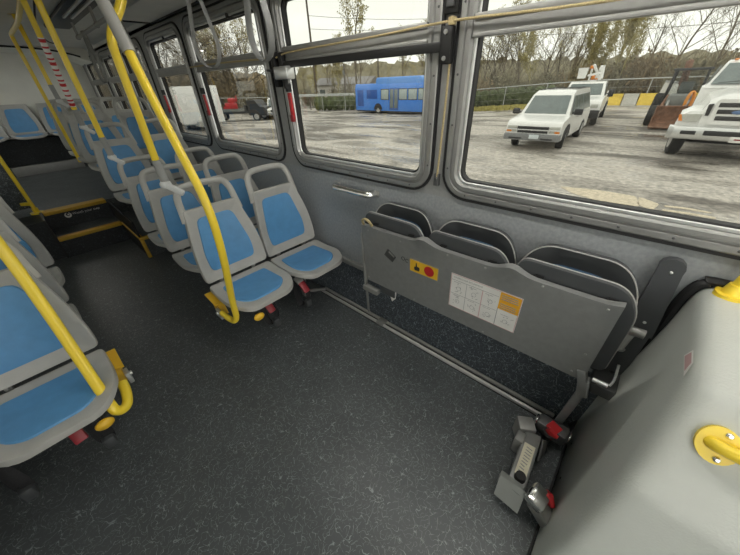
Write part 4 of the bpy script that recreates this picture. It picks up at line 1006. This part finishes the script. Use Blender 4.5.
# --- backhoe
def backhoe(loc, rz):
    t = thing('backhoe', 'dark backhoe loader with a rusty front bucket beside the big white truck', 'backhoe', loc, rz)
    part(t, 'bucket', M['rust'], lambda k: k.loft([[(x, y, z) for x, z in [(.55, .04), (.60, .10), (.18, .34), (.10, .62), (.18, .88), (.12, .90), (.0, .62), (.06, .3)]] for y in (-.6, 1.0)]))
    part(t, 'bucket_side', M['rust'], lambda k: [k.prism([(.56, y, .05), (.15, y, .88), (.05, y, .6), (.1, y, .25)], (0, .04, 0)) for y in (-.6, .96)])
    part(t, 'loader_arm', M['rust'], lambda k: [k.obox((.05, y, .45), (-1.6, y*.8, 1.15), .12, .2, bev=.02) for y in (-.55, .55)])
    part(t, 'engine_cover', M['hoegrey'], lambda k: k.bb(-2.3, -.8, -.42, .42, .6, 1.25, .06))
    def cab(k):
        for y in (-.62, .62):
            k.obox((-2.2, y, .9), (-2.0, y*.9, 2.15), .07, .07); k.obox((-3.5, y, .9), (-3.4, y*.9, 2.15), .07, .07); k.obox((-2.8, y, .9), (-2.75, y*.9, 2.15), .06, .06)
            k.obox((-2.2, y, 1.1), (-3.5, y, 1.1), .05, .08)
        k.obox((-2.2, -.62, 1.1), (-2.2, .62, 1.1), .06, .08); k.bb(-3.55, -1.9, -.66, .66, 2.14, 2.24, .03); k.bb(-3.5, -2.2, -.62, .62, .7, 1.0, .03)
    cb = part(t, 'cab', M['trimdark'], cab)
    part(t, 'cab_glass', glass_mat('clear_cab_glass', (.86, .88, .88)), lambda k: (k.prism([(-2.18, -.58, 1.12), (-2.18, .58, 1.12), (-2.02, .54, 2.12), (-2.02, -.54, 2.12)], (.01, 0, 0)), [k.prism([(-2.2, y, 1.12), (-3.45, y, 1.12), (-3.38, y*.91, 2.12), (-2.03, y*.91, 2.12)], (0, .01, 0)) for y in (-.6, .59)]))
    part(t, 'seat', M['hoegrey'], lambda k: (k.bb(-3.2, -2.7, -.25, .25, 1.0, 1.15, .04), k.bb(-3.3, -3.15, -.25, .25, 1.1, 1.7, .04)))
    part(t, 'dig_arm', M['rust'], lambda k: (k.obox((-3.9, -.1, .9), (-3.7, -.3, 2.55), .18, .24, bev=.03), k.obox((-3.7, -.3, 2.55), (-4.3, -.3, 1.6), .15, .2, bev=.03), k.cyl((-3.95, 0, 1.2), (-3.6, -.3, 2.3), .05)))
    part(t, 'hydraulic_ram', M['alud'], lambda k: (k.cyl((-.3, .3, .8), (-1.2, .35, 1.2), .045), k.cyl((-.3, -.3, .8), (-1.2, -.35, 1.2), .045)))
    k = MB()
    for q in range(4):
        k.tube([(-.55 + .03*q, .32+.02*q + .10*math.cos(a*PI/6), 1.02 + .38*math.sin(a*PI/6)) for a in range(12)], .028, 6, closed=True)
    k.build('hose_coil', M['hose'], t, local=True)
    wheels(t, [((-1.1, -.75, .42), .42, .3, 0), ((-1.1, .75, .42), .42, .3, 0), ((-3.2, -.8, .62), .62, .4, 0), ((-3.2, .8, .62), .62, .4, 0)])
    return t
backhoe((19.7, -.02, gz(20, 0)), PI - .02)

# --- blue bus
def blue_bus(loc, rz):
    t = thing('bus', 'blue city bus with a raised roof pod parked by the far hedge', 'bus', loc, rz)
    L_, W = 12.3, 1.27
    part(t, 'body', M['busblue'], lambda k: k.loft([[(x, y, z) for y, z in fillet([(-W, .32), (W, .32), (W, 2.4), (W-.12, 2.75), (-W+.12, 2.75), (-W, 2.4)], [.03, .03, .2, .12, .12, .2], 3)] for x in (-L_/2, L_/2)]))
    part(t, 'roof_pod', mat('pale_blue_pod', (.10, .28, .70), .35), lambda k: k.loft([[(x, y, z) for y, z in fillet([(-W+.1, 2.6), (W-.1, 2.6), (W-.15, h), (-W+.15, h)], [.02, .02, .18, .18], 3)] for x, h in ((-L_/2+2.9, 2.7), (-L_/2+3.0, 3.24), (L_/2-4.0, 3.24), (L_/2-3.4, 3.05), (L_/2-.3, 3.0), (L_/2-.2, 2.7))]))
    for s in (-1, 1):
        for i in range(7):
            x0 = -L_/2 + 3.7 + i*1.17
            if s < 0 and i == 1: continue
            part(t, 'window', M['trimdark'], lambda k: k.bb(x0, x0+1.08, s*W, s*(W+.012), 1.30, 2.26, .01))
            f = part(t, 'pane', mat('pale_bus_pane', (.36, .42, .42), .1) if i == 0 and s < 0 else bpy.data.materials['pale_bus_pane'], lambda k: k.bb(x0+.06, x0+1.02, s*(W+.008), s*(W+.02), 1.36, 2.20, .01))
    for x0 in (-L_/2+4.87,):
        part(t, 'door', mat('blue_door', (.03, .10, .34), .3), lambda k: k.bb(x0, x0+1.15, -W-.02, -W, .42, 2.30, .01))
        part(t, 'door_glass', M['carglass'], lambda k: (k.bb(x0+.08, x0+.52, -W-.028, -W-.01, .6, 2.2, .01), k.bb(x0+.63, x0+1.07, -W-.028, -W-.01, .6, 2.2, .01)))
    part(t, 'vent_grille', mat('deep_blue_panel', (.02, .09, .36), .4), lambda k: (k.bb(-L_/2+.3, -L_/2+1.2, -W-.015, -W, .7, 2.2, .01), k.bb(-L_/2+1.7, -L_/2+3.2, -W-.015, -W, 1.4, 2.2, .01)))
    part(t, 'wheel_arch', M['trimdark'], lambda k: [k.prism([(c+.58*math.cos(q*PI/10), s*(W+.004), .42+.58*math.sin(q*PI/10)) for q in range(11)], (0, s*.01, 0)) for c in (-L_/2+3.3, L_/2-2.8) for s in (-1, 1)])
    part(t, 'skirt', M['trimdark'], lambda k: k.bb(-L_/2+.1, L_/2-.1, -W+.05, W-.05, .2, .34))
    part(t, 'windscreen', M['carglass'], lambda k: k.bb(L_/2, L_/2+.02, -1.1, 1.1, 1.1, 2.4, .02))
    wheels(t, [((c, s*(W-.16), .48), .48, .32, 0) for c in (-L_/2+3.3, L_/2-2.8) for s in (-1, 1)])
    return t
blue_bus((29.9, 21.6, gz(29.9, 22)-.05), -PI/2).scale = (1.03, 1.03, 1.05)

# --- white box trailer, trucks seen through the rear windows
def box_trailer():
    A, B_ = V((7.5, 22.3, 0)), V((10.4, 33.5, 0)); d = (B_-A).normalized(); n = V((d.y, -d.x, 0))
    t = thing('box_trailer', 'long plain white box trailer parked beyond the third window', 'trailer', (A.x, A.y, gz(10, 25)), math.atan2(d.y, d.x))
    L_ = (B_-A).length
    part(t, 'box', M['carwhite'], lambda k: k.bb(0, L_, -2.4, 0, .42, 2.42, .03))
    part(t, 'rail', M['alud'], lambda k: (k.bb(0, L_, -2.42, .02, .38, .44), k.bb(0, L_, -.02, .02, 2.38, 2.44)))
    part(t, 'chassis', M['trimdark'], lambda k: k.bb(.3, L_-.5, -1.8, -.5, .25, .42))
    part(t, 'hitch', M['alud'], lambda k: (k.obox((0, -1.2, .35), (-1.4, -1.2, .32), .1, .1), k.obox((-.1, -.6, .35), (-1.2, -1.2, .32), .08, .08), k.bb(-.6, -.1, -1.6, -.7, .3, .55)))
    wheels(t, [((L_*.55, -.25, .32), .32, .25, 0), ((L_*.62, -.25, .32), .32, .25, 0), ((1.2, -.25, .3), .3, .22, 0)])
box_trailer()
def pickup(loc, rz, label, body, lw=4.8, cabh=1.62, flat=False, sc=1):
    t = thing('pickup_truck', label, 'truck', loc, rz); t.scale = (sc,)*3
    W = .88
    part(t, 'body', M[body], lambda k: side_prism(k, fillet([(-lw, .45), (-lw, .92), (-1.3, .98), (-.1, .88), (0, .75), (0, .42)], .08, 3), W))
    part(t, 'cab', M[body], lambda k: k.loft([[(x, s*(W-.05-(z-.95)*.22), z) for x, z in [(-2.9, .95), (-1.1, .95), (-1.6, cabh-.06), (-1.8, cabh), (-2.8, cabh)]] for s in (-1, 1)]))
    part(t, 'windscreen', M['carglass'], lambda k: k.prism([(-1.18, -.68, 1.04), (-1.18, .68, 1.04), (-1.55, .6, cabh-.08), (-1.55, -.6, cabh-.08)], (.02, 0, .02)))
    part(t, 'side_window', M['carglass'], lambda k: [k.prism([(-1.45, s*(W-.05), 1.02), (-1.72, s*(W-.16), cabh-.08), (-2.6, s*(W-.16), cabh-.08), (-2.6, s*(W-.05), 1.02)], (0, s*.012, 0)) for s in (-1, 1)])
    part(t, 'bumper', M['bumper'], lambda k: k.bb(-.1, .1, -.9, .9, .38, .56, .03))
    part(t, 'headlight', M['lamp'], lambda k: [k.bb(-.05, .02, s*.55, s*.84, .64, .76, .02) for s in (-1, 1)])
    part(t, 'grille', M['trimdark'], lambda k: k.bb(-.05, .015, -.5, .5, .62, .78, .01))
    wheels(t, [((-.95, s*.78, .35), .35, .24, 0) for s in (-1, 1)] + [((-lw+.95, s*.78, .35), .35, .24, 0) for s in (-1, 1)])
    return t
pickup((16.7, 26.3, gz(16.7, 26.5)), -2.2, 'white pickup truck partly hidden by the second window pillar', 'carwhite')
# dark flatbed with a red machine on it
t = thing('flatbed_truck', 'dark flatbed truck carrying a red machine, seen through the second window from the rear', 'truck', (14.6, 29.6, gz(14.6, 29)), -.95)
part(t, 'deck', M['trimdark'], lambda k: (k.bb(-2.6, 1.6, -.95, .95, .62, .80, .02), k.bb(1.3, 1.45, -.95, .95, .8, 1.25, .02)))
part(t, 'cab', M['trimdark'], lambda k: (k.loft([[(x, y, z) for x, z in fillet([(1.6, .45), (3.2, .45), (3.15, 1.05), (2.7, 1.12), (2.35, 1.6), (1.6, 1.6)], .08, 3)] for y in (-.85, .85)])))
part(t, 'red_machine', M['red'], lambda k: (k.box((-.3, 0, 1.15), (.9, .7, .6), None, .1), k.box((-.15, 0, 1.6), (.55, .6, .4), None, .12), k.cyl((.2, .2, 1.5), (.2, .2, 1.95), .05), k.cyl((-.6, -.5, 1.0), (-.6, .5, 1.0), .25)))
part(t, 'side_rail', M['hoegrey'], lambda k: (k.bb(-2.6, 1.3, .9, .95, .8, 1.0), k.bb(-2.6, 1.3, -.95, -.9, .8, 1.0)))
wheels(t, [((-1.6, -.8, .36), .36, .3, 0), ((-1.6, .8, .36), .36, .3, 0), ((2.3, -.8, .36), .36, .26, 0), ((2.3, .8, .36), .36, .26, 0)])
t = thing('lumber_stack', 'low stack of tan boards on the gravel beside the dark flatbed', 'boards', (17.6, 28.6, gz(17.6, 28.6)), .5)
for q in range(4):
    part(t, 'board', M['wood'], lambda k: k.box((.0, -.5+q*.34, .12+.06*(q % 2)), (2.4, .28, .1), Euler((0, 0, .03*q)), .01))

# --- barriers, fence, hedge
for i, (x, y, l, m, lab) in enumerate([(32.8, 3.9, 1.3, 'barrier', 'short yellow concrete barrier, leftmost of the barrier row'), (33.0, 2.75, .9, 'concrete', 'pale grey barrier between the yellow ones'), (33.2, 1.3, 1.9, 'barrier', 'long yellow barrier near the backhoe'), (33.4, -.6, 1.6, 'barrier', 'yellow barrier half hidden behind the backhoe bucket')]):
    z = gz(x, y)
    t = thing('barrier', lab, 'barrier', (x, y, z), .05)
    part(t, 'block', M[m], lambda k: k.loft([[(a, yy, c) for a, c in [(-.3, 0), (-.3, .2), (-.12, .45), (-.1, .82), (.1, .82), (.12, .45), (.3, .2), (.3, 0)]] for yy in (-l/2, l/2)]))
    part(t, 'base', M['concrete'], lambda k: k.bb(-.32, .32, -l/2-.02, l/2+.02, 0, .06))
t = thing('storage_box', 'pale grey leaning panel box behind the backhoe', 'box', (30.5, .6, gz(30, .6)))
part(t, 'box', M['concrete'], lambda k: k.box((0, 0, .75), (.9, 1.0, 1.5), Euler((.12, 0, 0)), .03))
part(t, 'lid', M['alud'], lambda k: k.box((0, -.1, 1.54), (.95, 1.05, .06), Euler((.12, 0, 0)), .01))

fence_pts = [(33.8, -22), (34.5, -10), (35, 2), (34.6, 13), (33.2, 22), (27.5, 37), (22, 41), (16, 43.5), (8, 46)]
def along(pts, step):
    out = []
    for (a, b_) in zip(pts, pts[1:]):
        a, b_ = V((*a, 0)), V((*b_, 0)); n = max(1, int((b_-a).length/step))
        out += [a.lerp(b_, i/n) for i in range(n)]
    return out
fp = along(fence_pts, 3.0)
t = thing('chain_fence', 'chain-link fence with a pale top rail running along the far side of the yard', 'fence', (34, 10, gz(34, 10)))
k = MB(); k.tube([(p.x, p.y, gz(p.x, p.y)+1.75) for p in fp], .04, 6); k.build('top_rail', M['fence'], t)
for p in fp:
    k = MB(); k.cyl((p.x, p.y, gz(p.x, p.y)-.1), (p.x, p.y, gz(p.x, p.y)+1.78), .035, n=6); k.build('post', M['fence'], t)
k = MB()
for zz in (.1, .65, 1.2): k.tube([(p.x, p.y, gz(p.x, p.y)+zz) for p in fp], .008, 4)
k.build('tension_wires', M['fence'], t)

def leafy(mb, c, r, n, size, rnd):
    for _ in range(n):
        d = V((rnd.gauss(0, 1), rnd.gauss(0, 1), rnd.gauss(0, 1))).normalized()*(rnd.random()**.4)
        p = V((c[0]+d.x*r[0], c[1]+d.y*r[1], c[2]+d.z*r[2])); a = V((rnd.uniform(-1, 1), rnd.uniform(-1, 1), rnd.uniform(-1, 1))).normalized(); b_ = a.orthogonal().normalized()
        s = size*rnd.uniform(.5, 1.2)
        mb.quad(p-a*s-b_*s*.5, p+a*s-b_*s*.5, p+a*s+b_*s*.5, p-a*s+b_*s*.5)
rnd = random.Random(21)
k = MB()
for p in along([(35.8, 9.5), (35.4, 13), (34.4, 20), (31.5, 29), (28.6, 37)], .8):
    z = gz(p.x, p.y)
    leafy(k, (p.x+.7, p.y, z+.95), (.8, .8, .95), 46, .17, rnd)
    k.ell((p.x+.8, p.y, z+.8), (.5, .7, .85), 6)
h = k.build('hedge', M['hedge'], sharp=80); h['kind'] = 'stuff'; tag(h, 'long clipped dark green hedge along the far fence', 'hedge')
k = MB()
for _ in range(2600):
    y = rnd.uniform(9, 19); x = 33.4 - rnd.uniform(.2, 3.4) + (19-y)*.04; z = gz(x, y); s = rnd.uniform(.10, .3); a = rnd.uniform(0, 6.3)
    k.quad((x, y, z-.05), (x+.16*math.cos(a), y+.16*math.sin(a), z-.05), (x+.16*math.cos(a)+.05, y+.16*math.sin(a), z+s), (x+.03, y, z+s))
g_ = k.build('grass', M['grass'], sharp=80); g_['kind'] = 'stuff'; tag(g_, 'strip of yellow grass in front of the hedge', 'grass')

# --- trees and brush
def tree_mesh(name, m, h, seed, spread=.6, levels=4, thin=.55, leaf=0, lm=None, trunk_r=.12, first=.25):
    r = random.Random(seed); k = MB(); tips = []
    def br(p, d, l, rad, lev):
        segs = 3 if lev < 2 else 2; q = p; dd = d.copy()
        P = [q]
        for i in range(segs):
            dd = (dd + V((r.uniform(-1, 1), r.uniform(-1, 1), r.uniform(-.3, .7)))*.16).normalized()
            q = q + dd*(l/segs); P.append(q)
        n = 5 if lev == 0 else 3
        rr = [1-.55*i/segs for i in range(segs+1)]
        k.tube(P, rad, n, radii=rr)
        if lev >= levels: tips.append(q); return
        c = 9 if lev == 0 else (5 if lev == 1 else 4)
        for i in range(c):
            f = (first + (1-first)*(i+.6)/c) if lev == 0 else (.25 + .75*(i+.6)/c)
            pos = P[0].lerp(P[-1], 0); x = f*segs; j = min(int(x), segs-1); pos = P[j].lerp(P[j+1], x-j)
            a = r.uniform(0, 6.28); u = dd.orthogonal().normalized(); v = dd.cross(u)
            nd = (dd*(1-spread*.7) + (u*math.cos(a)+v*math.sin(a))*spread + V((0, 0, .28))).normalized()
            br(pos, nd, l*thin*(1.15-.5*f if lev == 0 else r.uniform(.7, 1.05)), max(rad*.45*(1.1-.5*f), .010), lev+1)
    br(V((0, 0, -.2)), V((r.uniform(-.06, .06), r.uniform(-.06, .06), 1)), h, trunk_r, 0)
    o = k.build(name, m, sharp=80)
    if leaf:
        k = MB()
        for p in tips:
            if r.random() < leaf: leafy(k, p, (.35, .35, .3), 5, .08, r)
        l = k.build('leaf_haze', lm, o, sharp=80)
    return o
def shrub_mesh(name, m, h, seed, n=46, wid=1.4):
    r = random.Random(seed); k = MB()
    for _ in range(n):
        a = r.uniform(0, 6.28); q = r.random(); p = V((wid*.5*q*math.cos(a), wid*.5*q*math.sin(a), -.1)); d = V((.35*q*math.cos(a)+r.uniform(-.15, .15), .35*q*math.sin(a)+r.uniform(-.15, .15), 1)).normalized()
        l = h*r.uniform(.55, 1.05); e = p+d*l + V((r.uniform(-.3, .3), r.uniform(-.3, .3), -.1))
        k.tube([p, p.lerp(e, .5)+V((r.uniform(-.1, .1), r.uniform(-.1, .1), 0)), e], .018, 3)
        for _ in range(4):
            f = r.uniform(.3, 1); s = p.lerp(e, f); g = (d + V((r.uniform(-.9, .9), r.uniform(-.9, .9), r.uniform(-.2, .6)))).normalized()
            k.tube([s, s+g*l*.28], .011, 3)
    leafy(k, (0, 0, h*.5), (wid*.65, wid*.65, h*.5), 150, .09, r)
    return k.build(name, m, sharp=80)
def clone(src, loc, rz, sc, label, cat, group):
    o = src.copy(); COL.objects.link(o)
    for ch in src.children:
        c = ch.copy(); COL.objects.link(c); c.parent = o
    o.location = loc; o.rotation_euler = (0, 0, rz); o.scale = (sc, sc, sc*random.uniform(.92, 1.1))
    return tag(o, label, cat, group)
protos = dict(
    tall=[tree_mesh('bare_tree', M['bark'], 8.5, s, .42, 4, .46, .35, M['barky'], .13) for s in (1, 2, 3)],
    wide=[tree_mesh('bare_tree', M['bark'], 7.0, s, .72, 4, .52, 0, None, .12) for s in (4, 5)],
    olive=[tree_mesh('budding_tree', M['barky'], 7.5, s, .36, 4, .44, .8, M['barky'], .11) for s in (6, 7)],
    thick=[tree_mesh('bare_tree', M['barkd'], 8.0, s, .85, 4, .56, .25, M['brush'], .22, .15) for s in (8, 9)],
    shrub=[shrub_mesh('shrub', M['brush'], 2.2, s) for s in (1, 2)] + [shrub_mesh('shrub', M['brusho'], 2.0, s) for s in (3, 4)],
)
used = set()
def put(kind, x, y, sc, label, cat, group, i=None, dz=0):
    L_ = protos[kind]; i = random.randrange(len(L_)) if i is None else i
    src = L_[i]; z = gz(x, y) + dz; rz = random.uniform(0, 6.28)
    if (kind, i) not in used:
        used.add((kind, i)); src.location = (x, y, z); src.rotation_euler = (0, 0, rz); src.scale = (sc,)*3
        return tag(src, label, cat, group)
    return clone(src, (x, y, z), rz, sc, label, cat, group)
# behind the blue bus (second-nearest window)
for i in range(17):
    y = 17 + i*2.6 + random.uniform(-.8, .8); x = 41 - .2*max(0, y-30) + random.uniform(-2, 5)
    put(random.choice(['tall', 'wide', 'olive', 'olive', 'tall']), x, y, random.uniform(.62, .95), 'bare or budding tree in the wood behind the blue bus', 'tree', 'trees behind the blue bus')
put('tall', 38, 36.8, 1.35, 'tallest bare tree, rising above the blue bus into the upper pane', 'tree', None, 0)
for i in range(24):
    y = 16 + i*1.9 + random.uniform(-.6, .6); x = 40.5 - .2*max(0, y-30) + random.uniform(-2, 3)
    put('shrub', x, y, random.uniform(.95, 1.5), 'bushy scrub in the wood behind the blue bus', 'shrub', 'scrub behind the blue bus')
# behind the van and hedge
for i in range(18):
    y = 4.5 + i*.85 + random.uniform(-.5, .5); x = 41 + random.uniform(-1.5, 7)
    put(random.choice(['olive', 'olive', 'tall', 'wide']), x, y, random.uniform(.62, .98), 'budding olive tree in the belt of trees behind the white van', 'tree', 'trees behind the white van')
for i in range(26):
    y = 5 + i*.6 + random.uniform(-.4, .4); x = 40 + random.uniform(-1.5, 4)
    put('shrub', x, y, random.uniform(1.1, 1.75), 'olive scrub in the belt of trees behind the white van', 'shrub', 'scrub behind the white van', random.choice([2, 3, 2, 3, 0]))
# brown bank at the right
for i in range(46):
    y = 5 - i*.48 + random.uniform(-.5, .5); x = 38.5 + random.uniform(0, 6)
    put('shrub', x, y, random.uniform(1.15, 1.7), 'brown brush on the bank behind the yellow barriers and backhoe', 'shrub', 'brush on the bank', random.choice([0, 1, 0, 1, 2]))
for i, (x, y, sc, kd) in enumerate([(43, 3.2, .75, 'wide'), (44, 1.6, 1.0, 'wide'), (41, -1.5, .95, 'wide'), (40, -3.4, 1.05, 'thick'), (43, -5.5, 1.0, 'wide'), (40, -7.5, 1.0, 'tall'), (44, -10, 1.0, 'wide'), (41, -13, .9, 'thick')]):
    put(kd, x, y, sc, 'leafless tree above the brown bank at the right of the nearest window', 'tree', 'trees above the bank')
# wooded slope through the rear windows
for i in range(26):
    f = i/25; x = 6 + 20*f + random.uniform(-.8, .8); y = 52 - 8*f + random.uniform(-2, 5)
    put(random.choice(['thick', 'thick', 'tall', 'wide']), x, y, random.uniform(.75, 1.15), 'bare tree in the thicket behind the white trailer and flatbed', 'tree', 'trees behind the trailer')
for i in range(44):
    f = i/43; x = 5 + 23*f + random.uniform(-.6, .6); y = 50.5 - 9*f + random.uniform(-1, 4)
    put('shrub', x, y, random.uniform(1.2, 2.1), 'tan brush in the thicket behind the white trailer and flatbed', 'shrub', 'brush behind the trailer', random.choice([0, 1, 2]))
for k_, L_ in protos.items():
    for i, s in enumerate(L_):
        if (k_, i) not in used: put(k_, 46, 10+i, .7, 'budding olive tree in the belt of trees behind the white van', 'tree', 'trees behind the white van', i)

# distant wooded hills
def hill(name, label, x0, pts, m, depth=14):
    k = MB(); r = random.Random(len(label)); A, B_, C_ = [], [], []
    for y, h in pts:
        n = 1
    P = smooth_path([V((x0, y, h)) for y, h in pts], 14)
    for p in P:
        j = r.uniform(-.35, .35)
        A.append((p.x+r.uniform(-.4, .4), p.y, -2.5)); B_.append((p.x+1.5+r.uniform(-.5, .5), p.y, p.z*.55-1.0+j)); C_.append((p.x+5+r.uniform(-1, 1), p.y, p.z+j))
    D = [(a[0]+depth+6, a[1], -2.5) for a in A]
    rows2 = [[k.bm.verts.new(q) for q in row] for row in (A, B_, C_, D)]
    for R0, R1_ in zip(rows2, rows2[1:]):
        for i in range(len(R0)-1): k.bm.faces.new((R0[i], R0[i+1], R1_[i+1], R1_[i]))
    o = k.build(name, m, sharp=80); struct(o); return o
hill('hill', 'x', 56, [(-50, 3), (-25, 3.4), (-10, 3.4), (2, 3.6), (10, 3.6), (20, 4.0), (30, 4.6), (45, 5.2), (60, 5.5), (80, 6)], M['brusho'])
hill('bank', 'x', 42.5, [(-40, 2.2), (-20, 2.0), (-6, 2.05), (2, 2.1), (5, 1.7), (9, 1.2), (14, .9), (20, .6), (32, .6)], M['brush'], 6)
k = MB(); 
P = smooth_path([V((33, 44, 3.2)), V((26, 50, 4)), V((18, 54, 4.6)), V((8, 58, 5)), V((-4, 60, 5))], 12); rnd2 = random.Random(9)
R0 = [k.bm.verts.new((p.x, p.y, -2.5)) for p in P]; R1_ = [k.bm.verts.new((p.x+rnd2.uniform(-.3, .3), p.y+2, p.z*.55)) for p in P]; R2_ = [k.bm.verts.new((p.x+1, p.y+6, p.z+rnd2.uniform(-.3, .3))) for p in P]; R3_ = [k.bm.verts.new((p.x+4, p.y+16, -2.5)) for p in P]
for A, B_ in ((R0, R1_), (R1_, R2_), (R2_, R3_)):
    for i in range(len(A)-1): k.bm.faces.new((A[i], A[i+1], B_[i+1], B_[i]))
struct(k.build('slope', M['brush'], sharp=80))

# pale house and road rail beyond the hedge, utility poles and wires
t = thing('house', 'pale low building beyond the hedge left of the blue bus', 'building', (46, 47, gz(40, 40)), .5)
part(t, 'wall', M['house'], lambda k: k.bb(-4, 4, -5, 5, 0, 2.9))
part(t, 'roof', M['roofm'], lambda k: k.prism([(-4.4, -5.4, 2.9), (4.4, -5.4, 2.9), (0, -5.4, 4.0)], (0, 10.8, 0)))
for y in (-3.6, -1.4, .8, 3.0):
    part(t, 'window', M['carglass'], lambda k: k.bb(-4.04, -3.98, y, y+1.0, 1.2, 2.2))
t = thing('road_rail', 'pale steel guard rail along the road beyond the hedge', 'rail', (33, 36, gz(32, 36)))
k = MB(); k.tube([(36.5, 25, .35), (33, 32, .45), (30, 38.5, .5), (24, 44.5, .6)], .02, 8, 4, ry=.16, up=(1, .5, 0)); k.build('beam', M['fence'], t)
for x, y in ((36.5, 25), (34.6, 28.8), (33, 32), (31.6, 35.2), (30, 38.5), (27, 41.7), (24, 44.5)):
    k = MB(); k.cyl((x+.15, y, gz(x, y)-.2), (x+.15, y, .5), .07, n=8); k.build('post', M['pole'], t)
t = thing('utility_pole', 'dark utility pole standing tall in the left of the black-barred window', 'pole', (34, 41.5, -1.3))
k = MB(); k.cyl((34, 41.5, -1.5), (34, 41.5, 13), .17, .12, 10); k.build('shaft', M['pole'], t)
k = MB(); k.obox((33, 40.6, 12.3), (35, 42.4, 12.3), .12, .14); k.build('cross_arm', M['pole'], t)
t = thing('utility_pole', 'short dark pole just left of the blue bus', 'pole', (35, 36.2, -1.3))
k = MB(); k.cyl((35, 36.2, -1.5), (35, 36.2, 4.0), .13, .10, 10); k.build('shaft', M['pole'], t)
k = MB(); k.box((34.85, 36.2, 3.0), (.18, .24, .5), None, .02); k.build('box', M['hoegrey'], t)
t = thing('utility_pole', 'slim orange-marked pole behind the rear of the blue bus', 'pole', (38, 32.5, -1.3))
k = MB(); k.cyl((38, 32.5, -1.5), (38, 32.5, 6.0), .10, .08, 10); k.build('shaft', M['pole'], t)
k = MB(); k.cyl((38, 32.5, 1.2), (38, 32.5, 2.0), .13, n=10); k.build('marker', M['hose'], t)
for i, (a, b_, sag, lab) in enumerate([((34, 41.5, 9.6), (52, 8, 8.6), 1.0, 'upper power line crossing the sky above the blue bus'), ((34, 41.5, 8.2), (50, 8, 7.6), .8, 'lower power line crossing the sky above the blue bus'), ((50, 24, 6.6), (46, -30, 5.6), 1.0, 'power line crossing the sky above the white van')]):
    a, b_ = V(a), V(b_)
    k = MB(); k.tube([a.lerp(b_, q/12) - V((0, 0, sag*4*(q/12)*(1-q/12))) for q in range(13)], .022, 5)
    o = k.build('power_line', M['black'], None, loc=a); tag(o, lab, 'wire')

# ------------------------------------------------------------------ sky, camera, view
w = bpy.data.worlds.new('overcast'); SC.world = w; w.use_nodes = True
nt = w.node_tree; L = nt.links; bg = nt.nodes['Background']
tc = nt.nodes.new('ShaderNodeTexCoord'); mp = nt.nodes.new('ShaderNodeMapping'); mp.inputs['Scale'].default_value = (1, 1, 3.5)
n = nt.nodes.new('ShaderNodeTexNoise'); n.inputs['Scale'].default_value = 2.6; n.inputs['Detail'].default_value = 5; n.inputs['Distortion'].default_value = .4
cr = nt.nodes.new('ShaderNodeValToRGB'); e = cr.color_ramp.elements
e[0].position = .35; e[0].color = (.86, .86, .80, 1); e[1].position = .65; e[1].color = (1.0, 1.0, .94, 1)
L.new(tc.outputs['Generated'], mp.inputs['Vector']); L.new(mp.outputs['Vector'], n.inputs['Vector']); L.new(n.outputs['Fac'], cr.inputs['Fac']); L.new(cr.outputs['Color'], bg.inputs['Color'])
bg.inputs['Strength'].default_value = SKY

f = 293.0
cd = bpy.data.cameras.new('camera'); cam = bpy.data.objects.new('camera', cd); COL.objects.link(cam)
cd.sensor_fit = 'HORIZONTAL'; cd.sensor_width = 36; cd.lens = f/740*36; cd.clip_start = .05; cd.clip_end = 500
Lv = V((-382, -178.5, f)).normalized(); Dv = V((18, 442.5, f)); up = -Dv; up = (up - Lv*up.dot(Lv)).normalized(); Xv = Lv.cross(up)
Rm = Matrix((Xv, Lv, up))                       # world = Rm @ (right, down, forward)
rt_, dn, fw = Rm.col[0], Rm.col[1], Rm.col[2]
m4 = Matrix((rt_, -dn, -fw)).transposed().to_4x4(); m4.translation = (0, 0, 1.6)
cam.matrix_world = m4
SC.camera = cam
vs = SC.view_settings; vs.view_transform = 'Standard'; vs.look = 'None'; vs.gamma = 1; vs.exposure = EXPO; vs.use_curve_mapping = False
SC.cycles.max_bounces = 10; SC.cycles.diffuse_bounces = 5; SC.cycles.transparent_max_bounces = 16
SC.cycles.use_denoising = True
